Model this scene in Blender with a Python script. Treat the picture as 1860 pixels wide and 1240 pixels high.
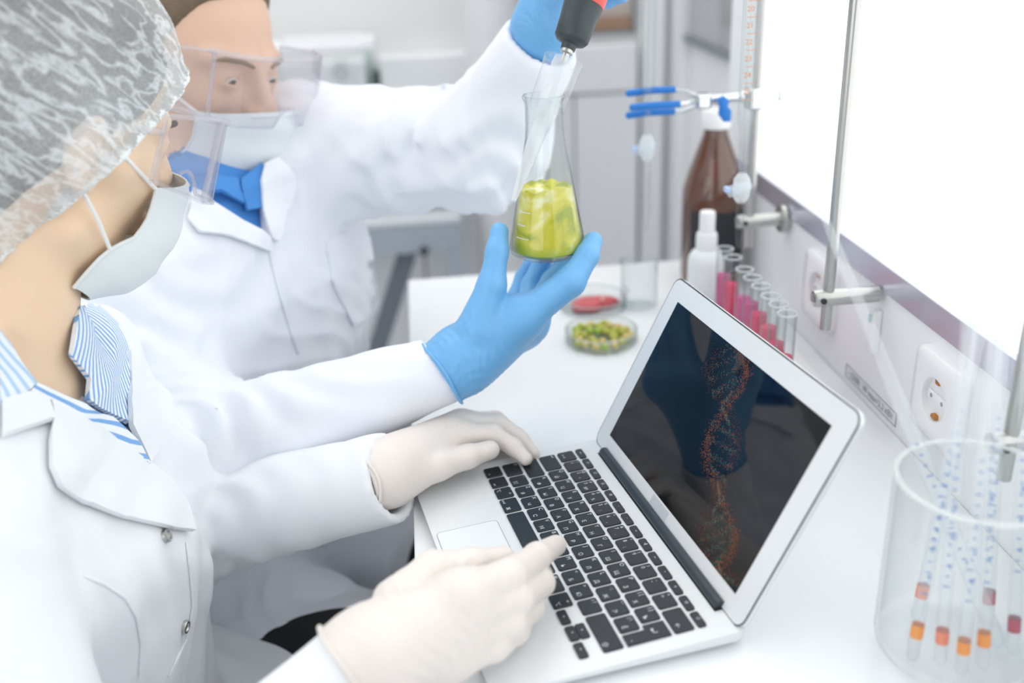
import bpy, bmesh, math, random
import numpy as np
from mathutils import Vector, Matrix

for o in list(bpy.data.objects): bpy.data.objects.remove(o, do_unlink=True)
S = bpy.context.scene
COL = S.collection
# ------------------------------------------------------------------ camera, world, light
CR = np.array([[0.993775, -0.103771, -0.040523], [-0.07854, -0.394661, -0.915464], [0.079006, 0.912948, -0.400355]])      # rows: right, down, forward
CC = np.array([-0.036216, -0.818242, 0.499639])
FPX = 1805.137
cam_d = bpy.data.cameras.new('camera'); cam = bpy.data.objects.new('camera', cam_d); COL.objects.link(cam)
cam_d.sensor_width = 36; cam_d.lens = FPX/1860*36; cam_d.clip_start = .02
M = Matrix(((CR[0][0], -CR[1][0], -CR[2][0], CC[0]), (CR[0][1], -CR[1][1], -CR[2][1], CC[1]),
            (CR[0][2], -CR[1][2], -CR[2][2], CC[2]), (0, 0, 0, 1)))
cam.matrix_world = M
cam_d.dof.use_dof = True; cam_d.dof.focus_distance = .86; cam_d.dof.aperture_fstop = 2.6
S.camera = cam
w = bpy.data.worlds.new('world'); S.world = w; w.use_nodes = True
w.node_tree.nodes['Background'].inputs[0].default_value = (.94, .97, 1, 1)
w.node_tree.nodes['Background'].inputs[1].default_value = .60
S.view_settings.view_transform = 'Standard'; S.view_settings.look = 'None'
S.view_settings.gamma = 1; S.view_settings.use_curve_mapping = False
S.view_settings.exposure = -.24
S.cycles.transparent_max_bounces = 32; S.cycles.max_bounces = 14
def area(name, loc, target, sx, sy, power, col=(1, 1, 1)):
    d = bpy.data.lights.new(name, 'AREA'); d.shape = 'RECTANGLE'; d.size = sx; d.size_y = sy; d.energy = power; d.color = col
    o = bpy.data.objects.new(name, d); COL.objects.link(o); o.location = loc
    o.rotation_euler = (Vector(target)-Vector(loc)).to_track_quat('-Z', 'Y').to_euler()
    return o
area('ceiling_lamp_light', (-.8, .1, 1.7), (.3, .15, .1), 1.6, 2.2, 15, (1, .99, .97))
area('added_fill_light', (-1.7, -1.9, .75), (.3, .4, .05), 2.2, 1.8, 26, (.97, .99, 1))  # added fill with no known source, brightens the bench wall and cabinets
area('ceiling_lamp_light', (-.1, 1.1, 1.85), (-.1, 1.3, 0), 1.8, 1.0, 15, (1, .99, .97))

# ------------------------------------------------------------------ geometry helpers
def ray(x, y): return CR.T @ np.array([(x-930)/FPX, (y-620)/FPX, 1.0])
def PD(x, y, d): return CC+ray(x, y)*d                       # pixel at a given depth
def PZ(x, y, z=0.0): r = ray(x, y); return CC+r*(z-CC[2])/r[2]
def PX(x, y, X): r = ray(x, y); return CC+r*(X-CC[0])/r[0]
def PY(x, y, Y): r = ray(x, y); return CC+r*(Y-CC[1])/r[1]

def lin(h):
    h = h.lstrip('#'); c = [int(h[i:i+2], 16)/255 for i in (0, 2, 4)]
    return tuple((v/12.92 if v <= .04045 else ((v+.055)/1.055)**2.4) for v in c)
MATS = {}
def mat(name, col, rough=.5, metal=0, spec=.5, bump=None, var=None, emit=None, sss=0, trans=0, sheen=0, coat=0, alpha=1):
    """bump=(scale,strength), var=(scale,amount,colour2)"""
    m = bpy.data.materials.new(name); m.use_nodes = True; nt = m.node_tree; b = nt.nodes['Principled BSDF']
    c = lin(col) if isinstance(col, str) else col
    b.inputs['Base Color'].default_value = (*c, 1); b.inputs['Roughness'].default_value = rough; b.inputs['Metallic'].default_value = metal
    b.inputs['Specular IOR Level'].default_value = spec
    b.inputs['Subsurface Weight'].default_value = sss; b.inputs['Subsurface Radius'].default_value = (.01, .005, .003); b.inputs['Subsurface Scale'].default_value = 1
    b.inputs['Transmission Weight'].default_value = trans; b.inputs['Sheen Weight'].default_value = sheen; b.inputs['Coat Weight'].default_value = coat
    b.inputs['Alpha'].default_value = alpha
    tc = nt.nodes.new('ShaderNodeTexCoord')
    n = nt.nodes.new('ShaderNodeTexNoise'); n.inputs['Scale'].default_value = var[0] if var else 40; n.inputs['Detail'].default_value = 4
    nt.links.new(tc.outputs['Object'], n.inputs['Vector'])
    r = nt.nodes.new('ShaderNodeMix'); r.data_type = 'RGBA'
    c2 = (lin(var[2]) if var and len(var) > 2 else tuple(v*(1-(var[1] if var else .03)) for v in c))
    r.inputs[6].default_value = (*c, 1); r.inputs[7].default_value = (*c2, 1)
    nt.links.new(n.outputs['Fac'], r.inputs[0]); nt.links.new(r.outputs[2], b.inputs['Base Color'])
    if bump:
        n2 = nt.nodes.new('ShaderNodeTexNoise'); n2.inputs['Scale'].default_value = bump[0]; n2.inputs['Detail'].default_value = 3
        nt.links.new(tc.outputs['Object'], n2.inputs['Vector'])
        bp = nt.nodes.new('ShaderNodeBump'); bp.inputs['Strength'].default_value = bump[1]; bp.inputs['Distance'].default_value = .002
        nt.links.new(n2.outputs['Fac'], bp.inputs['Height']); nt.links.new(bp.outputs['Normal'], b.inputs['Normal'])
    if emit:
        b.inputs['Emission Color'].default_value = (*(lin(emit[0]) if isinstance(emit[0], str) else emit[0]), 1); b.inputs['Emission Strength'].default_value = emit[1]
    return m
def glass(name, col=(.97, .98, .98), edge=(.72, .76, .78), rough=.03, gl=.55, milk=0.0):
    """thin clear wall: straight-through light, tinted where seen edge-on, plus Fresnel-like gloss"""
    m = bpy.data.materials.new(name); m.use_nodes = True; nt = m.node_tree; nt.nodes.clear()
    out = nt.nodes.new('ShaderNodeOutputMaterial'); lw = nt.nodes.new('ShaderNodeLayerWeight'); lw.inputs[0].default_value = .5
    def mth(op, x, y):
        k = nt.nodes.new('ShaderNodeMath'); k.operation = op; nt.links.new(x, k.inputs[0]); k.inputs[1].default_value = y; return k.outputs[0]
    fac = lw.outputs['Facing']
    mx = nt.nodes.new('ShaderNodeMix'); mx.data_type = 'RGBA'; mx.inputs[6].default_value = (*col, 1); mx.inputs[7].default_value = (*edge, 1)
    nt.links.new(mth('POWER', fac, 3.0), mx.inputs[0])
    t = nt.nodes.new('ShaderNodeBsdfTransparent'); nt.links.new(mx.outputs[2], t.inputs[0])
    g = nt.nodes.new('ShaderNodeBsdfGlossy'); g.inputs['Roughness'].default_value = rough
    fr = mth('ADD', mth('MULTIPLY', mth('POWER', fac, 4.0), gl), .035)
    s = nt.nodes.new('ShaderNodeMixShader'); nt.links.new(fr, s.inputs[0]); nt.links.new(t.outputs[0], s.inputs[1]); nt.links.new(g.outputs[0], s.inputs[2])
    last = s
    if milk:
        d = nt.nodes.new('ShaderNodeBsdfTranslucent'); d.inputs[0].default_value = (*col, 1)
        d2 = nt.nodes.new('ShaderNodeBsdfDiffuse'); d2.inputs[0].default_value = (*col, 1)
        sm = nt.nodes.new('ShaderNodeMixShader'); sm.inputs[0].default_value = .5; nt.links.new(d.outputs[0], sm.inputs[1]); nt.links.new(d2.outputs[0], sm.inputs[2])
        s2 = nt.nodes.new('ShaderNodeMixShader'); s2.inputs[0].default_value = milk
        nt.links.new(s.outputs[0], s2.inputs[1]); nt.links.new(sm.outputs[0], s2.inputs[2]); last = s2
    nt.links.new(last.outputs[0], out.inputs[0]); return m

def mesh_from(verts, faces, smooth=False):
    me = bpy.data.meshes.new('m'); me.from_pydata([tuple(map(float, v)) for v in verts], [], [tuple(f) for f in faces]); me.update()
    if smooth: me.polygons.foreach_set('use_smooth', [True]*len(me.polygons))
    return me
def bm_mesh(bm, smooth=False):
    me = bpy.data.meshes.new('m'); bm.normal_update(); bm.to_mesh(me); bm.free()
    if smooth: me.polygons.foreach_set('use_smooth', [True]*len(me.polygons))
    return me
def obj(name, me, m=None, parent=None, loc=None, rot=None):
    """one mesh object. Vertices are in world coordinates unless loc is given; parents only carry a translation"""
    me.name = name
    o = bpy.data.objects.new(name, me); COL.objects.link(o)
    if m is not None and not me.materials: me.materials.append(m)
    if loc is not None: o.location = loc
    if rot is not None: o.rotation_euler = rot
    if parent is not None:
        o.parent = parent; o.matrix_parent_inverse = (Matrix.Translation(parent.location) @ parent.rotation_euler.to_matrix().to_4x4()).inverted()
    return o
def tag(o, label=None, cat=None, group=None, kind=None):
    if label: o['label'] = label
    if cat: o['category'] = cat
    if group: o['group'] = group
    if kind: o['kind'] = kind
    return o
def thing(name, loc, label, cat, group=None):
    o = bpy.data.objects.new(name, None); o.empty_display_size = .03; COL.objects.link(o); o.location = tuple(map(float, loc))
    return tag(o, label, cat, group)
def box(lo, hi, bev=0.0, seg=2):
    bm = bmesh.new(); bmesh.ops.create_cube(bm, size=1)
    for v in bm.verts:
        v.co = Vector([(lo[i]+hi[i])/2+v.co[i]*(hi[i]-lo[i]) for i in range(3)])
    if bev: bmesh.ops.bevel(bm, geom=bm.edges[:], offset=bev, segments=seg, affect='EDGES', profile=.5)
    return bm_mesh(bm)
def frame_of(d):
    d = np.array(d, float); d /= np.linalg.norm(d); a = np.array([0, 0, 1.]) if abs(d[2]) < .9 else np.array([1., 0, 0])
    u = np.cross(a, d); u /= np.linalg.norm(u); return u, np.cross(d, u), d
def lathe(prof, base=(0, 0, 0), axis=(0, 0, 1), n=40, closed=False):
    """prof: list of (r, h) along axis"""
    u, v, d = frame_of(axis); base = np.array(base, float); V = []; F = []
    for r, h in prof:
        for k in range(n):
            a = 2*math.pi*k/n; V.append(base+d*h+(u*math.cos(a)+v*math.sin(a))*r)
    for i in range(len(prof)-1):
        for k in range(n):
            F.append((i*n+k, i*n+(k+1) % n, (i+1)*n+(k+1) % n, (i+1)*n+k))
    if prof[0][0] > 1e-5 and closed: F.append(tuple(range(n))[::-1])
    if prof[-1][0] > 1e-5 and closed: F.append(tuple((len(prof)-1)*n+k for k in range(n)))
    me = mesh_from(V, F); 
    bm = bmesh.new(); bm.from_mesh(me); bmesh.ops.remove_doubles(bm, verts=bm.verts, dist=1e-6); bmesh.ops.recalc_face_normals(bm, faces=bm.faces)
    bm.to_mesh(me); bm.free(); shade(me); return me
def shade(me, ang=35):
    me.polygons.foreach_set('use_smooth', [True]*len(me.polygons))
    try: me.set_sharp_from_angle(angle=math.radians(ang))
    except Exception: pass
    return me
def tube(pts, r, n=12, caps=True):
    """swept round tube; r a number or one per point"""
    pts = [np.array(p, float) for p in pts]; m = len(pts); rr = [r]*m if np.isscalar(r) else list(r); V = []; F = []
    t0 = pts[1]-pts[0]; u, v, d = frame_of(t0)
    for i in range(m):
        t = (pts[min(i+1, m-1)]-pts[max(i-1, 0)]); t = t/np.linalg.norm(t)
        u = u-t*(u@t); u /= np.linalg.norm(u); v = np.cross(t, u)
        for k in range(n):
            a = 2*math.pi*k/n; V.append(pts[i]+(u*math.cos(a)+v*math.sin(a))*rr[i])
    for i in range(m-1):
        for k in range(n): F.append((i*n+k, i*n+(k+1) % n, (i+1)*n+(k+1) % n, (i+1)*n+k))
    if caps: F.append(tuple(range(n))[::-1]); F.append(tuple((m-1)*n+k for k in range(n)))
    return shade(mesh_from(V, F), 50)
def join(*mes):
    bm = bmesh.new()
    for me in mes: bm.from_mesh(me)
    out = bm_mesh(bm); 
    for me in mes: bpy.data.meshes.remove(me)
    return shade(out)
def prism(outline, o, ex, ey, ez, th, bev=0):
    """outline in the ex,ey plane through o, extruded along ez by th"""
    o, ex, ey, ez = [np.array(a, float) for a in (o, ex, ey, ez)]; n = len(outline)
    V = [o+ex*a+ey*b for a, b in outline]+[o+ex*a+ey*b+ez*th for a, b in outline]
    F = [tuple(range(n))[::-1], tuple(range(n, 2*n))]+[(i, (i+1) % n, n+(i+1) % n, n+i) for i in range(n)]
    me = mesh_from(V, F); bm = bmesh.new(); bm.from_mesh(me); bmesh.ops.recalc_face_normals(bm, faces=bm.faces)
    if bev:
        es = [e for e in bm.edges if len(e.link_faces) == 2 and e.calc_face_angle(0) > 1.2]
        bmesh.ops.bevel(bm, geom=es, offset=bev, segments=2, affect='EDGES', profile=.5)
    bm.to_mesh(me); bm.free(); return shade(me)
def rrect(x0, y0, x1, y1, r, n=5):
    pts = []
    for cx, cy, a0 in ((x1-r, y1-r, 0), (x0+r, y1-r, 90), (x0+r, y0+r, 180), (x1-r, y0+r, 270)):
        for k in range(n+1):
            a = math.radians(a0+90*k/n); pts.append((cx+r*math.cos(a), cy+r*math.sin(a)))
    return pts
# text: make all letters as font curves, convert in one go
TEXTQ = []
def text_mesh(s, size, o, ex, ey, ez, align='CENTER'):
    cu = bpy.data.curves.new('t', 'FONT'); cu.body = s; cu.size = size; cu.align_x = align; cu.align_y = 'CENTER'; cu.resolution_u = 2
    t = bpy.data.objects.new('t', cu); COL.objects.link(t); bpy.context.view_layer.update()
    me = bpy.data.meshes.new_from_object(t.evaluated_get(bpy.context.evaluated_depsgraph_get()))
    bpy.data.objects.remove(t); bpy.data.curves.remove(cu)
    o, ex, ey, ez = [np.array(a, float) for a in (o, ex, ey, ez)]
    for v in me.vertices: v.co = Vector(o+ex*v.co.x+ey*v.co.y+ez*.0002)
    me.materials.clear(); return me

# ------------------------------------------------------------------ materials
WALL = mat('painted_white_panel', '#f6f8fa', .45, var=(6, .03))
TABLE = mat('white_laminate_top', '#eef1f3', .28, var=(15, .02), coat=.1)
FLOOR = mat('grey_floor', '#c9cbd0', .5, var=(12, .06))
STRIP = mat('satin_lilac_aluminium', '#cfd0de', .22, metal=.55, var=(20, .05))
GLOWP = mat('white_panel_added_glow', '#ffffff', .3, emit=((.97, 1, .99), 1.1))  # plain white back panel, no lamp; emission added for its overexposed look
TRUNK = mat('white_plastic', '#f1f3f5', .35)
CABI = mat('pale_grey_cabinet', '#f1f3f6', .45, var=(5, .04))
DARK = mat('dark_gap', '#6f757c', .6)
GREYM = mat('grey_powder_coat', '#a9b2bc', .45, var=(10, .05))
DGREYM = mat('dark_grey_powder_coat', '#727a83', .45, var=(10, .05))
STEEL = mat('brushed_steel', '#c3c3c0', .28, metal=.9, var=(80, .1))
CHROME = mat('chrome_metal', '#d9dcdd', .12, metal=1)
GLASS = glass('clear_lab_glass', edge=(.50, .55, .57), gl=.7)
GLASS2 = glass('clear_lab_glass_soft', edge=(.80, .83, .86), rough=.08)
BLUEP = mat('blue_rubber', '#1f79cc', .45)
WHITEP = mat('white_cap_plastic', '#f4f5f6', .4)
ALU = mat('silver_aluminium', '#e9ecee', .38, metal=.12, var=(150, .04))
KEYM = mat('black_keycap', '#20272d', .38, var=(200, .1))
LEGEND = mat('pale_print', '#dfe5ea', .6)
BLACKP = mat('black_plastic', '#2b3034', .4, var=(40, .1))
# ------------------------------------------------------------------ the room
def struct(name, me, m, parent=None):
    o = obj(name, me, m, parent)
    if parent is None: o['kind'] = 'structure'
    return o
YB = 1.56                                                    # back wall
XR = .60                                                     # right room wall beyond the bench
WX = .4175                                                   # bench back panel
struct('floor', box((-2.2, -1.6, -.80), (.75, YB+.1, -.75)), FLOOR)
wb = struct('wall_back', box((-2.2, YB, -.75), (.75, YB+.06, 1.9)), mat('grey_wall_paint', '#e8e8e8', .6, var=(4, .05)))
wr = struct('wall_right', box((XR, .60, -.75), (XR+.06, YB, 1.9)), WALL)
# bench back panel with strip and the white panels above it, given added glow
bp = struct('wall_bench', box((WX, -1.2, -.75), (WX+.06, .60, .133)), WALL)
st = struct('trim_1', box((WX-.004, -1.2, .133), (WX+.06, .60, .1605), .0012), STRIP)
for k, (y0, y1) in enumerate(((-.42, .476), (-1.2, -.425))):
    pnl = obj('wall_panel' if 0 else 'wall_panel_added_glow', box((WX+.003, y0, .1605), (WX+.02, y1, 1.3), .001), GLOWP)
    tag(pnl, ('white wall panel with added glow behind the steel rods' if k == 0 else 'white wall panel with added glow above the jar of pipettes, nearest the viewer'), 'light panel', 'white panels with added glow above the bench')
struct('trim_2', box((WX-.002, .476, .1605), (WX+.03, .60, 1.3)), mat('white_post', '#f2f5f7', .4))
# dark framed window far on the right wall
WZ0, WZ1 = .205, .62
wy0, wy1 = 1.0, 1.485
win = thing('window_1', (XR-.01, wy0, WZ0), 'dark framed window in the right wall behind the amber bottle', 'window'); win['kind'] = 'structure'; del win['category']
WF = mat('dark_window_frame', '#7f8790', .4)
for lo, hi in (((wy0, WZ0), (wy1, WZ0+.014)), ((wy0, WZ1-.014), (wy1, WZ1)), ((wy0, WZ0), (wy0+.014, WZ1)), ((wy1-.014, WZ0), (wy1, WZ1))):
    obj('window_frame', box((XR-.018, lo[0], lo[1]), (XR+.002, hi[0], hi[1]), .001), WF, win)
obj('pane', box((XR-.008, wy0+.01, WZ0+.01), (XR-.004, wy1-.01, WZ1-.01)), mat('grey_window_pane', '#b4b6b9', .08, spec=.6, var=(3, .12)), win)
struct('trim_3', box((XR-.03, YB-.09, -.75), (XR, YB, 1.9), .004), TRUNK)
# back wall: second window with a warm view, white post and trunking
def onback(x, y): return PY(x, y, YB)
a = onback(1078, 62); b = onback(1152, -60)
win2 = thing('window_2', (a[0]-.2, YB-.01, a[2]), 'window with warm brown view behind the raised glove', 'window'); win2['kind'] = 'structure'; del win2['category']
for lo, hi in (((a[0]-.2, a[2]), (b[0], a[2]+.008)), ((a[0]-.2, a[2]+.34), (b[0], a[2]+.348)), ((b[0]-.006, a[2]), (b[0], a[2]+.34)), ((a[0]-.2, a[2]), (a[0]-.194, a[2]+.34))):
    obj('window_frame', box((lo[0], YB-.012, lo[1]), (hi[0], YB+.002, hi[1])), WF, win2)
def brown_view():
    m = bpy.data.materials.new('warm_brown_pane'); m.use_nodes = True; nt = m.node_tree; bs = nt.nodes['Principled BSDF']; bs.inputs['Roughness'].default_value = .15
    tc = nt.nodes.new('ShaderNodeTexCoord'); sp = nt.nodes.new('ShaderNodeSeparateXYZ'); nt.links.new(tc.outputs['Generated'], sp.inputs[0])
    cr = nt.nodes.new('ShaderNodeValToRGB'); nt.links.new(sp.outputs[2], cr.inputs[0])
    e = cr.color_ramp.elements; e[0].color = (*lin('#a9805f'), 1); e[1].color = (*lin('#cfcac6'), 1); e[0].position = .0; e[1].position = .25
    x = cr.color_ramp.elements.new(.09); x.color = (*lin('#a58672'), 1); x = cr.color_ramp.elements.new(.11); x.color = (*lin('#b9aca3'), 1)
    nt.links.new(cr.outputs[0], bs.inputs['Base Color']); return m
obj('pane', box((a[0]-.195, YB-.007, a[2]+.004), (b[0]-.004, YB-.003, a[2]+.342)), brown_view(), win2)
# trunking along the back wall
tz1 = onback(1000, 82)[2]; tz0 = onback(1000, 168)[2]
tr = thing('cable_trunking', (.1, YB-.03, tz0), 'long white cable trunking box along the back wall', 'trunking')
tx0 = onback(692, 150)[0]; tx1 = onback(1150, 150)[0]
obj('cover', box((tx0, YB-.05, tz0), (tx1, YB, tz1), .006, 3), TRUNK, tr)
obj('end_cap', box((tx0-.012, YB-.052, tz0+.012), (tx0, YB, tz1-.03), .003), BLACKP, tr)
# white socket column left of it
bx0 = onback(538, 160)[0]
t2 = thing('socket_box', (bx0, YB-.03, tz0), 'white socket box on the back wall beside the balance', 'socket box')
obj('cover', box((bx0-.25, YB-.045, tz0-.004), (tx0-.03, YB, tz1-.004), .006, 3), TRUNK, t2)
sc = onback(622, 128)
obj('socket', lathe([(.0, .004), (.016, .004), (.018, .010), (.030, .010), (.032, 0)], (sc[0], YB-.045, sc[2]), (0, -1, 0)), TRUNK, t2)
obj('socket_hole', lathe([(0, .0085), (.0155, .0085)], (sc[0], YB-.045, sc[2]), (0, -1, 0)), mat('pale_grey_recess', '#d4d8dc', .5), t2)
# white corner post with the dark seam
px0 = onback(1160, 100)[0]; px1 = onback(1226, 100)[0]
struct('trim_4', box((px0, YB-.03, -.75), (px1-.03, YB, 1.9), .006), TRUNK)
# base cabinets on the back wall: panels with seams
cab = thing('wall_cabinet', (.1, YB-.04, -.75), 'pale grey cabinet front under the white trunking', 'cabinet')
seams = [onback(x, 320)[0] for x in (560, 760, 880, 1040, 1152)]
obj('body', box((seams[0], YB-.03, -.75), (seams[-1]+.004, YB, tz0-.02)), DARK, cab)
for i in range(len(seams)-1):
    obj('door', box((seams[i]+.002, YB-.045, -.74), (seams[i+1]-.002, YB-.03, tz0-.004), .002), CABI, cab)
# pale translucent column in front of the back wall
pc = PY(912, 480, YB-.16)
clm = thing('plastic_roll', (pc[0], pc[1], -.75), 'tall pale translucent roll of plastic film by the back wall', 'plastic roll')
obj('film', lathe([(.056, 0), (.058, .3), (.055, .6), (.059, .9), (.057, 1.25), (.0, 1.25)], (pc[0], pc[1], -.75), n=28),
    mat('milky_film', '#e6e8ea', .35, bump=(30, .6), var=(9, .10)), clm)
obj('core', lathe([(.02, 0), (.02, 1.27), (.0, 1.27)], (pc[0], pc[1], -.75)), mat('card_core', '#cfd2d6', .6), clm)
# balance with glass draught shield
YS = YB-.25
def onS(x, y): return PY(x, y, YS)
c0 = onS(528, 95); c1 = onS(668, 75); zt = c1[2]; zb = zt-.30
bal = thing('draught_shield', ((c0[0]+c1[0])/2, YS+.08, zb), 'white framed glass draught shield of a balance behind the man', 'balance')
x0, x1 = c0[0]-.05, c1[0]; yy0, yy1 = YS, YS+.16
for xx in (x0, x1-.008):
    for y in (yy0, yy1-.008):
        obj('post', box((xx, y, zb+.02), (xx+.008, y+.008, zt-.016), .001), glass('pale_green_glass', (.85, .93, .9), (.6, .75, .7)), bal)
obj('base', box((x0-.01, yy0-.01, zb), (x1+.01, yy1+.01, zb+.02), .004), TRUNK, bal)
bm_lid = [box((x0-.012, yy0-.012, zt-.016), (x1+.012, yy0+.02, zt), .003), box((x0-.012, yy1-.02, zt-.016), (x1+.012, yy1+.012, zt), .003),
          box((x0-.012, yy0, zt-.016), (x0+.02, yy1, zt), .003), box((x1-.02, yy0, zt-.016), (x1+.012, yy1, zt), .003)]
obj('lid_frame', join(*bm_lid), TRUNK, bal)
obj('lid_bar', box((x0, (yy0+yy1)/2-.006, zt-.014), (x1, (yy0+yy1)/2+.006, zt-.002), .002), TRUNK, bal)
obj('pane', box((x0+.004, yy0+.001, zb+.02), (x1-.004, yy0+.004, zt-.016)), GLASS2, bal)
obj('weighing_pan', lathe([(0, .028), (.04, .028), (.041, .032), (.0, .0322)], ((x0+x1)/2, YS+.08, zb)), STEEL, bal)
btz = zb
# grey framed side table carrying it
YT = YS-.05
ta = PY(838, 405, YT)[0]; tzz = PY(760, 400, YT)[2]
side = thing('side_table', (ta-.3, YT+.2, -.75), 'grey metal framed side table beyond the men\'s raised arm'.replace("men's", "man's"), 'table')
tl = ta-.75
obj('table_top', box((tl, YT, tzz-.012), (ta, YT+.36, tzz), .003), mat('pale_grey_top', '#d3d8dd', .4), side)
obj('rail', box((tl, YT+.002, tzz-.075), (ta-.004, YT+.03, tzz-.012), .002), GREYM, side)
obj('rail', box((tl, YT+.33, tzz-.075), (ta-.004, YT+.358, tzz-.012), .002), GREYM, side)
for xx in (tl, ta-.036):
    for y in (YT+.002, YT+.326):
        obj('leg', box((xx, y, -.75), (xx+.032, y+.032, tzz-.07), .002), GREYM, side)
d0 = PY(745, 458, YT+.05); d1 = PY(660, 640, YT+.05)
obj('brace', prism([(-.022, 0), (.022, 0), (.022-.14, -.36), (-.022-.14, -.36)], (d0[0], YT+.04, tzz-.07), (1, 0, 0), (0, 0, 1), (0, 1, 0), .02), DGREYM, side)
ft = PY(770, 455, YT); obj('adjuster_knob', lathe([(.0, 0), (.009, .0), (.009, .014), (.004, .016), (0, .016)], (ft[0], YT+.002, ft[2]), (0, -1, 0), 16), BLACKP, side)
bt = thing('bench_stand', ((x0+x1)/2, YS+.08, tzz), 'white stand under the balance on the side table', 'stand')
if zb-tzz > .01:
    obj('stand_body', box((x0+.01, yy0+.01, tzz), (x1-.01, yy1-.01, zb), .01), TRUNK, bt)
    obj('stand_foot', box((x0, yy0, tzz), (x1, yy1, tzz+.012), .003), CABI, bt)
# small dark lab device on the side table
dv = PY(805, 395, YT+.1)
dev = thing('lab_device', (dv[0], YT+.15, tzz), 'small dark device with a pale knob on the side table', 'device')
obj('housing', prism([(-.05, 0), (.04, 0), (.04, .035), (.02, .05), (-.05, .05)], (dv[0], YT+.08, tzz), (1, 0, 0), (0, 0, 1), (0, 1, 0), .1, .003), mat('dark_grey_housing', '#6a7076', .45), dev)
obj('knob', lathe([(.014, 0), (.013, .012), (.0, .013)], (dv[0]-.012, YT+.08, tzz+.02), (0, -1, 0), 20), TRUNK, dev)

# ------------------------------------------------------------------ the bench
bench = thing('lab_bench', (.18, -.2, -.75), 'long white lab bench with a laminate worktop', 'bench')
TX0, TY1 = -.066, .578
obj('worktop', box((TX0, -1.1, -.028), (WX-.0005, TY1, 0), .0015), TABLE, bench)
obj('side_panel', box((TX0+.03, TY1-.05, -.75), (WX-.002, TY1-.03, -.028)), CABI, bench)
obj('side_panel', box((TX0+.03, -1.08, -.75), (WX-.002, -1.06, -.028)), CABI, bench)
obj('apron', box((TX0+.12, -1.06, -.12), (TX0+.135, TY1-.05, -.028)), CABI, bench)
# wall sockets
SOCK = mat('glossy_white_socket', '#f7f6f8', .2)
RECESS = mat('white_socket_recess', '#f6f5f7', .3)
def socket(yc, zc, label):
    t = thing('wall_socket', (WX, yc, zc-.041), label, 'socket', 'round-pin sockets in the bench back panel')
    R = .0205; V = []; F = []
    def sqp(t_):
        c, s_ = math.cos(t_), math.sin(t_); k = .0415/(abs(c)**9+abs(s_)**9)**(1/9); return (k*c, k*s_)
    ang = [2*math.pi*i/64+math.pi/64 for i in range(64)]; sq = [sqp(t_) for t_ in ang]
    def ring(f, off): V.extend([(WX-off, yc+a, zc+b) for a, b in f])
    circ = lambda r: [(r*math.cos(t_), r*math.sin(t_)) for t_ in ang]
    rings = [(sq, 0.0), (sq, .007), ([(a*.95, b*.95) for a, b in sq], .0095), ([(a*.72, b*.72) for a, b in sq], .0102), (circ(R+.002), .0105), (circ(R), .0095)]
    for f, off in rings: ring(f, off)
    m = len(sq)
    for i in range(len(rings)-1):
        for k in range(m): F.append((i*m+k, i*m+(k+1) % m, (i+1)*m+(k+1) % m, (i+1)*m+k))
    me = mesh_from(V, F); bm = bmesh.new(); bm.from_mesh(me); bmesh.ops.recalc_face_normals(bm, faces=bm.faces); bm.to_mesh(me); bm.free(); shade(me, 50)
    obj('face_plate', me, SOCK, t)
    rc = obj('recess', lathe([(R, .0095), (R-.0005, .004), (0, .004)], (WX, yc, zc), (-1, 0, 0), 36), RECESS, t)
    obj('shutter_block', prism(rrect(-.0165, -.0045, .0165, .0045, .002), (WX-.004, yc, zc), (0, 1, 0), (0, 0, 1), (-1, 0, 0), .0025, .001), RECESS, rc)
    for dy in (-.0095, .0095):
        obj('pin_hole', lathe([(0, .0067), (.0022, .0067)], (WX, yc+dy, zc), (-1, 0, 0), 12), mat('grey_pin_hole', '#a4a7aa', .7), rc)
    for s in (1, -1):
        obj('earth_clip', prism([(-.004, 0), (.004, 0), (.003, .0035), (-.003, .0035)], (WX-.004, yc, zc+s*.0185), (0, 1, 0), (0, 0, -s), (-1, 0, 0), .004), mat('brass_clip', '#c98a4a', .3, metal=.8), rc)
socket(.217, .080, 'round white wall socket behind the horizontal steel peg')
socket(-.060, .077, 'white wall socket with a copper clip, nearest the jar of pipettes')
# small white latch by the peg
l0 = PX(1597, 590, WX)
sw = thing('wall_clip', (WX, l0[1], l0[2]-.02), 'small white clip with a teal mark on the back panel', 'clip')
obj('clip_body', box((WX-.010, l0[1]-.006, l0[2]-.03), (WX, l0[1]+.006, l0[2]+.018), .002), SOCK, sw)
obj('mark', box((WX-.0105, l0[1]-.003, l0[2]+.004), (WX-.0099, l0[1]+.004, l0[2]+.012)), mat('teal_print', '#5aa6b4', .5), sw)
# rating label
lb = thing('rating_label', (WX, .08, .007), 'thin outlined rating plate printed on the back panel', 'label')
LBM = mat('grey_print', '#8b8f9c', .6)
obj('plate', box((WX-.0008, .016, .0075), (WX, .1375, .0225)), mat('plate_white', '#e9eaef', .4), lb)
obj('outline', join(box((WX-.0012, .016, .0075), (WX-.0007, .1375, .0082)), box((WX-.0012, .016, .0218), (WX-.0007, .1375, .0225)), box((WX-.0012, .016, .0075), (WX-.0007, .0167, .0225)), box((WX-.0012, .1368, .0075), (WX-.0007, .1375, .0225))), LBM, lb)
obj('lettering', text_mesh('~220В;  W max=2,2 кВт', .0105, (WX-.0010, .077, .0145), (0, -1, 0), (0, 0, 1), (-1, 0, 0)), LBM, lb)

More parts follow.
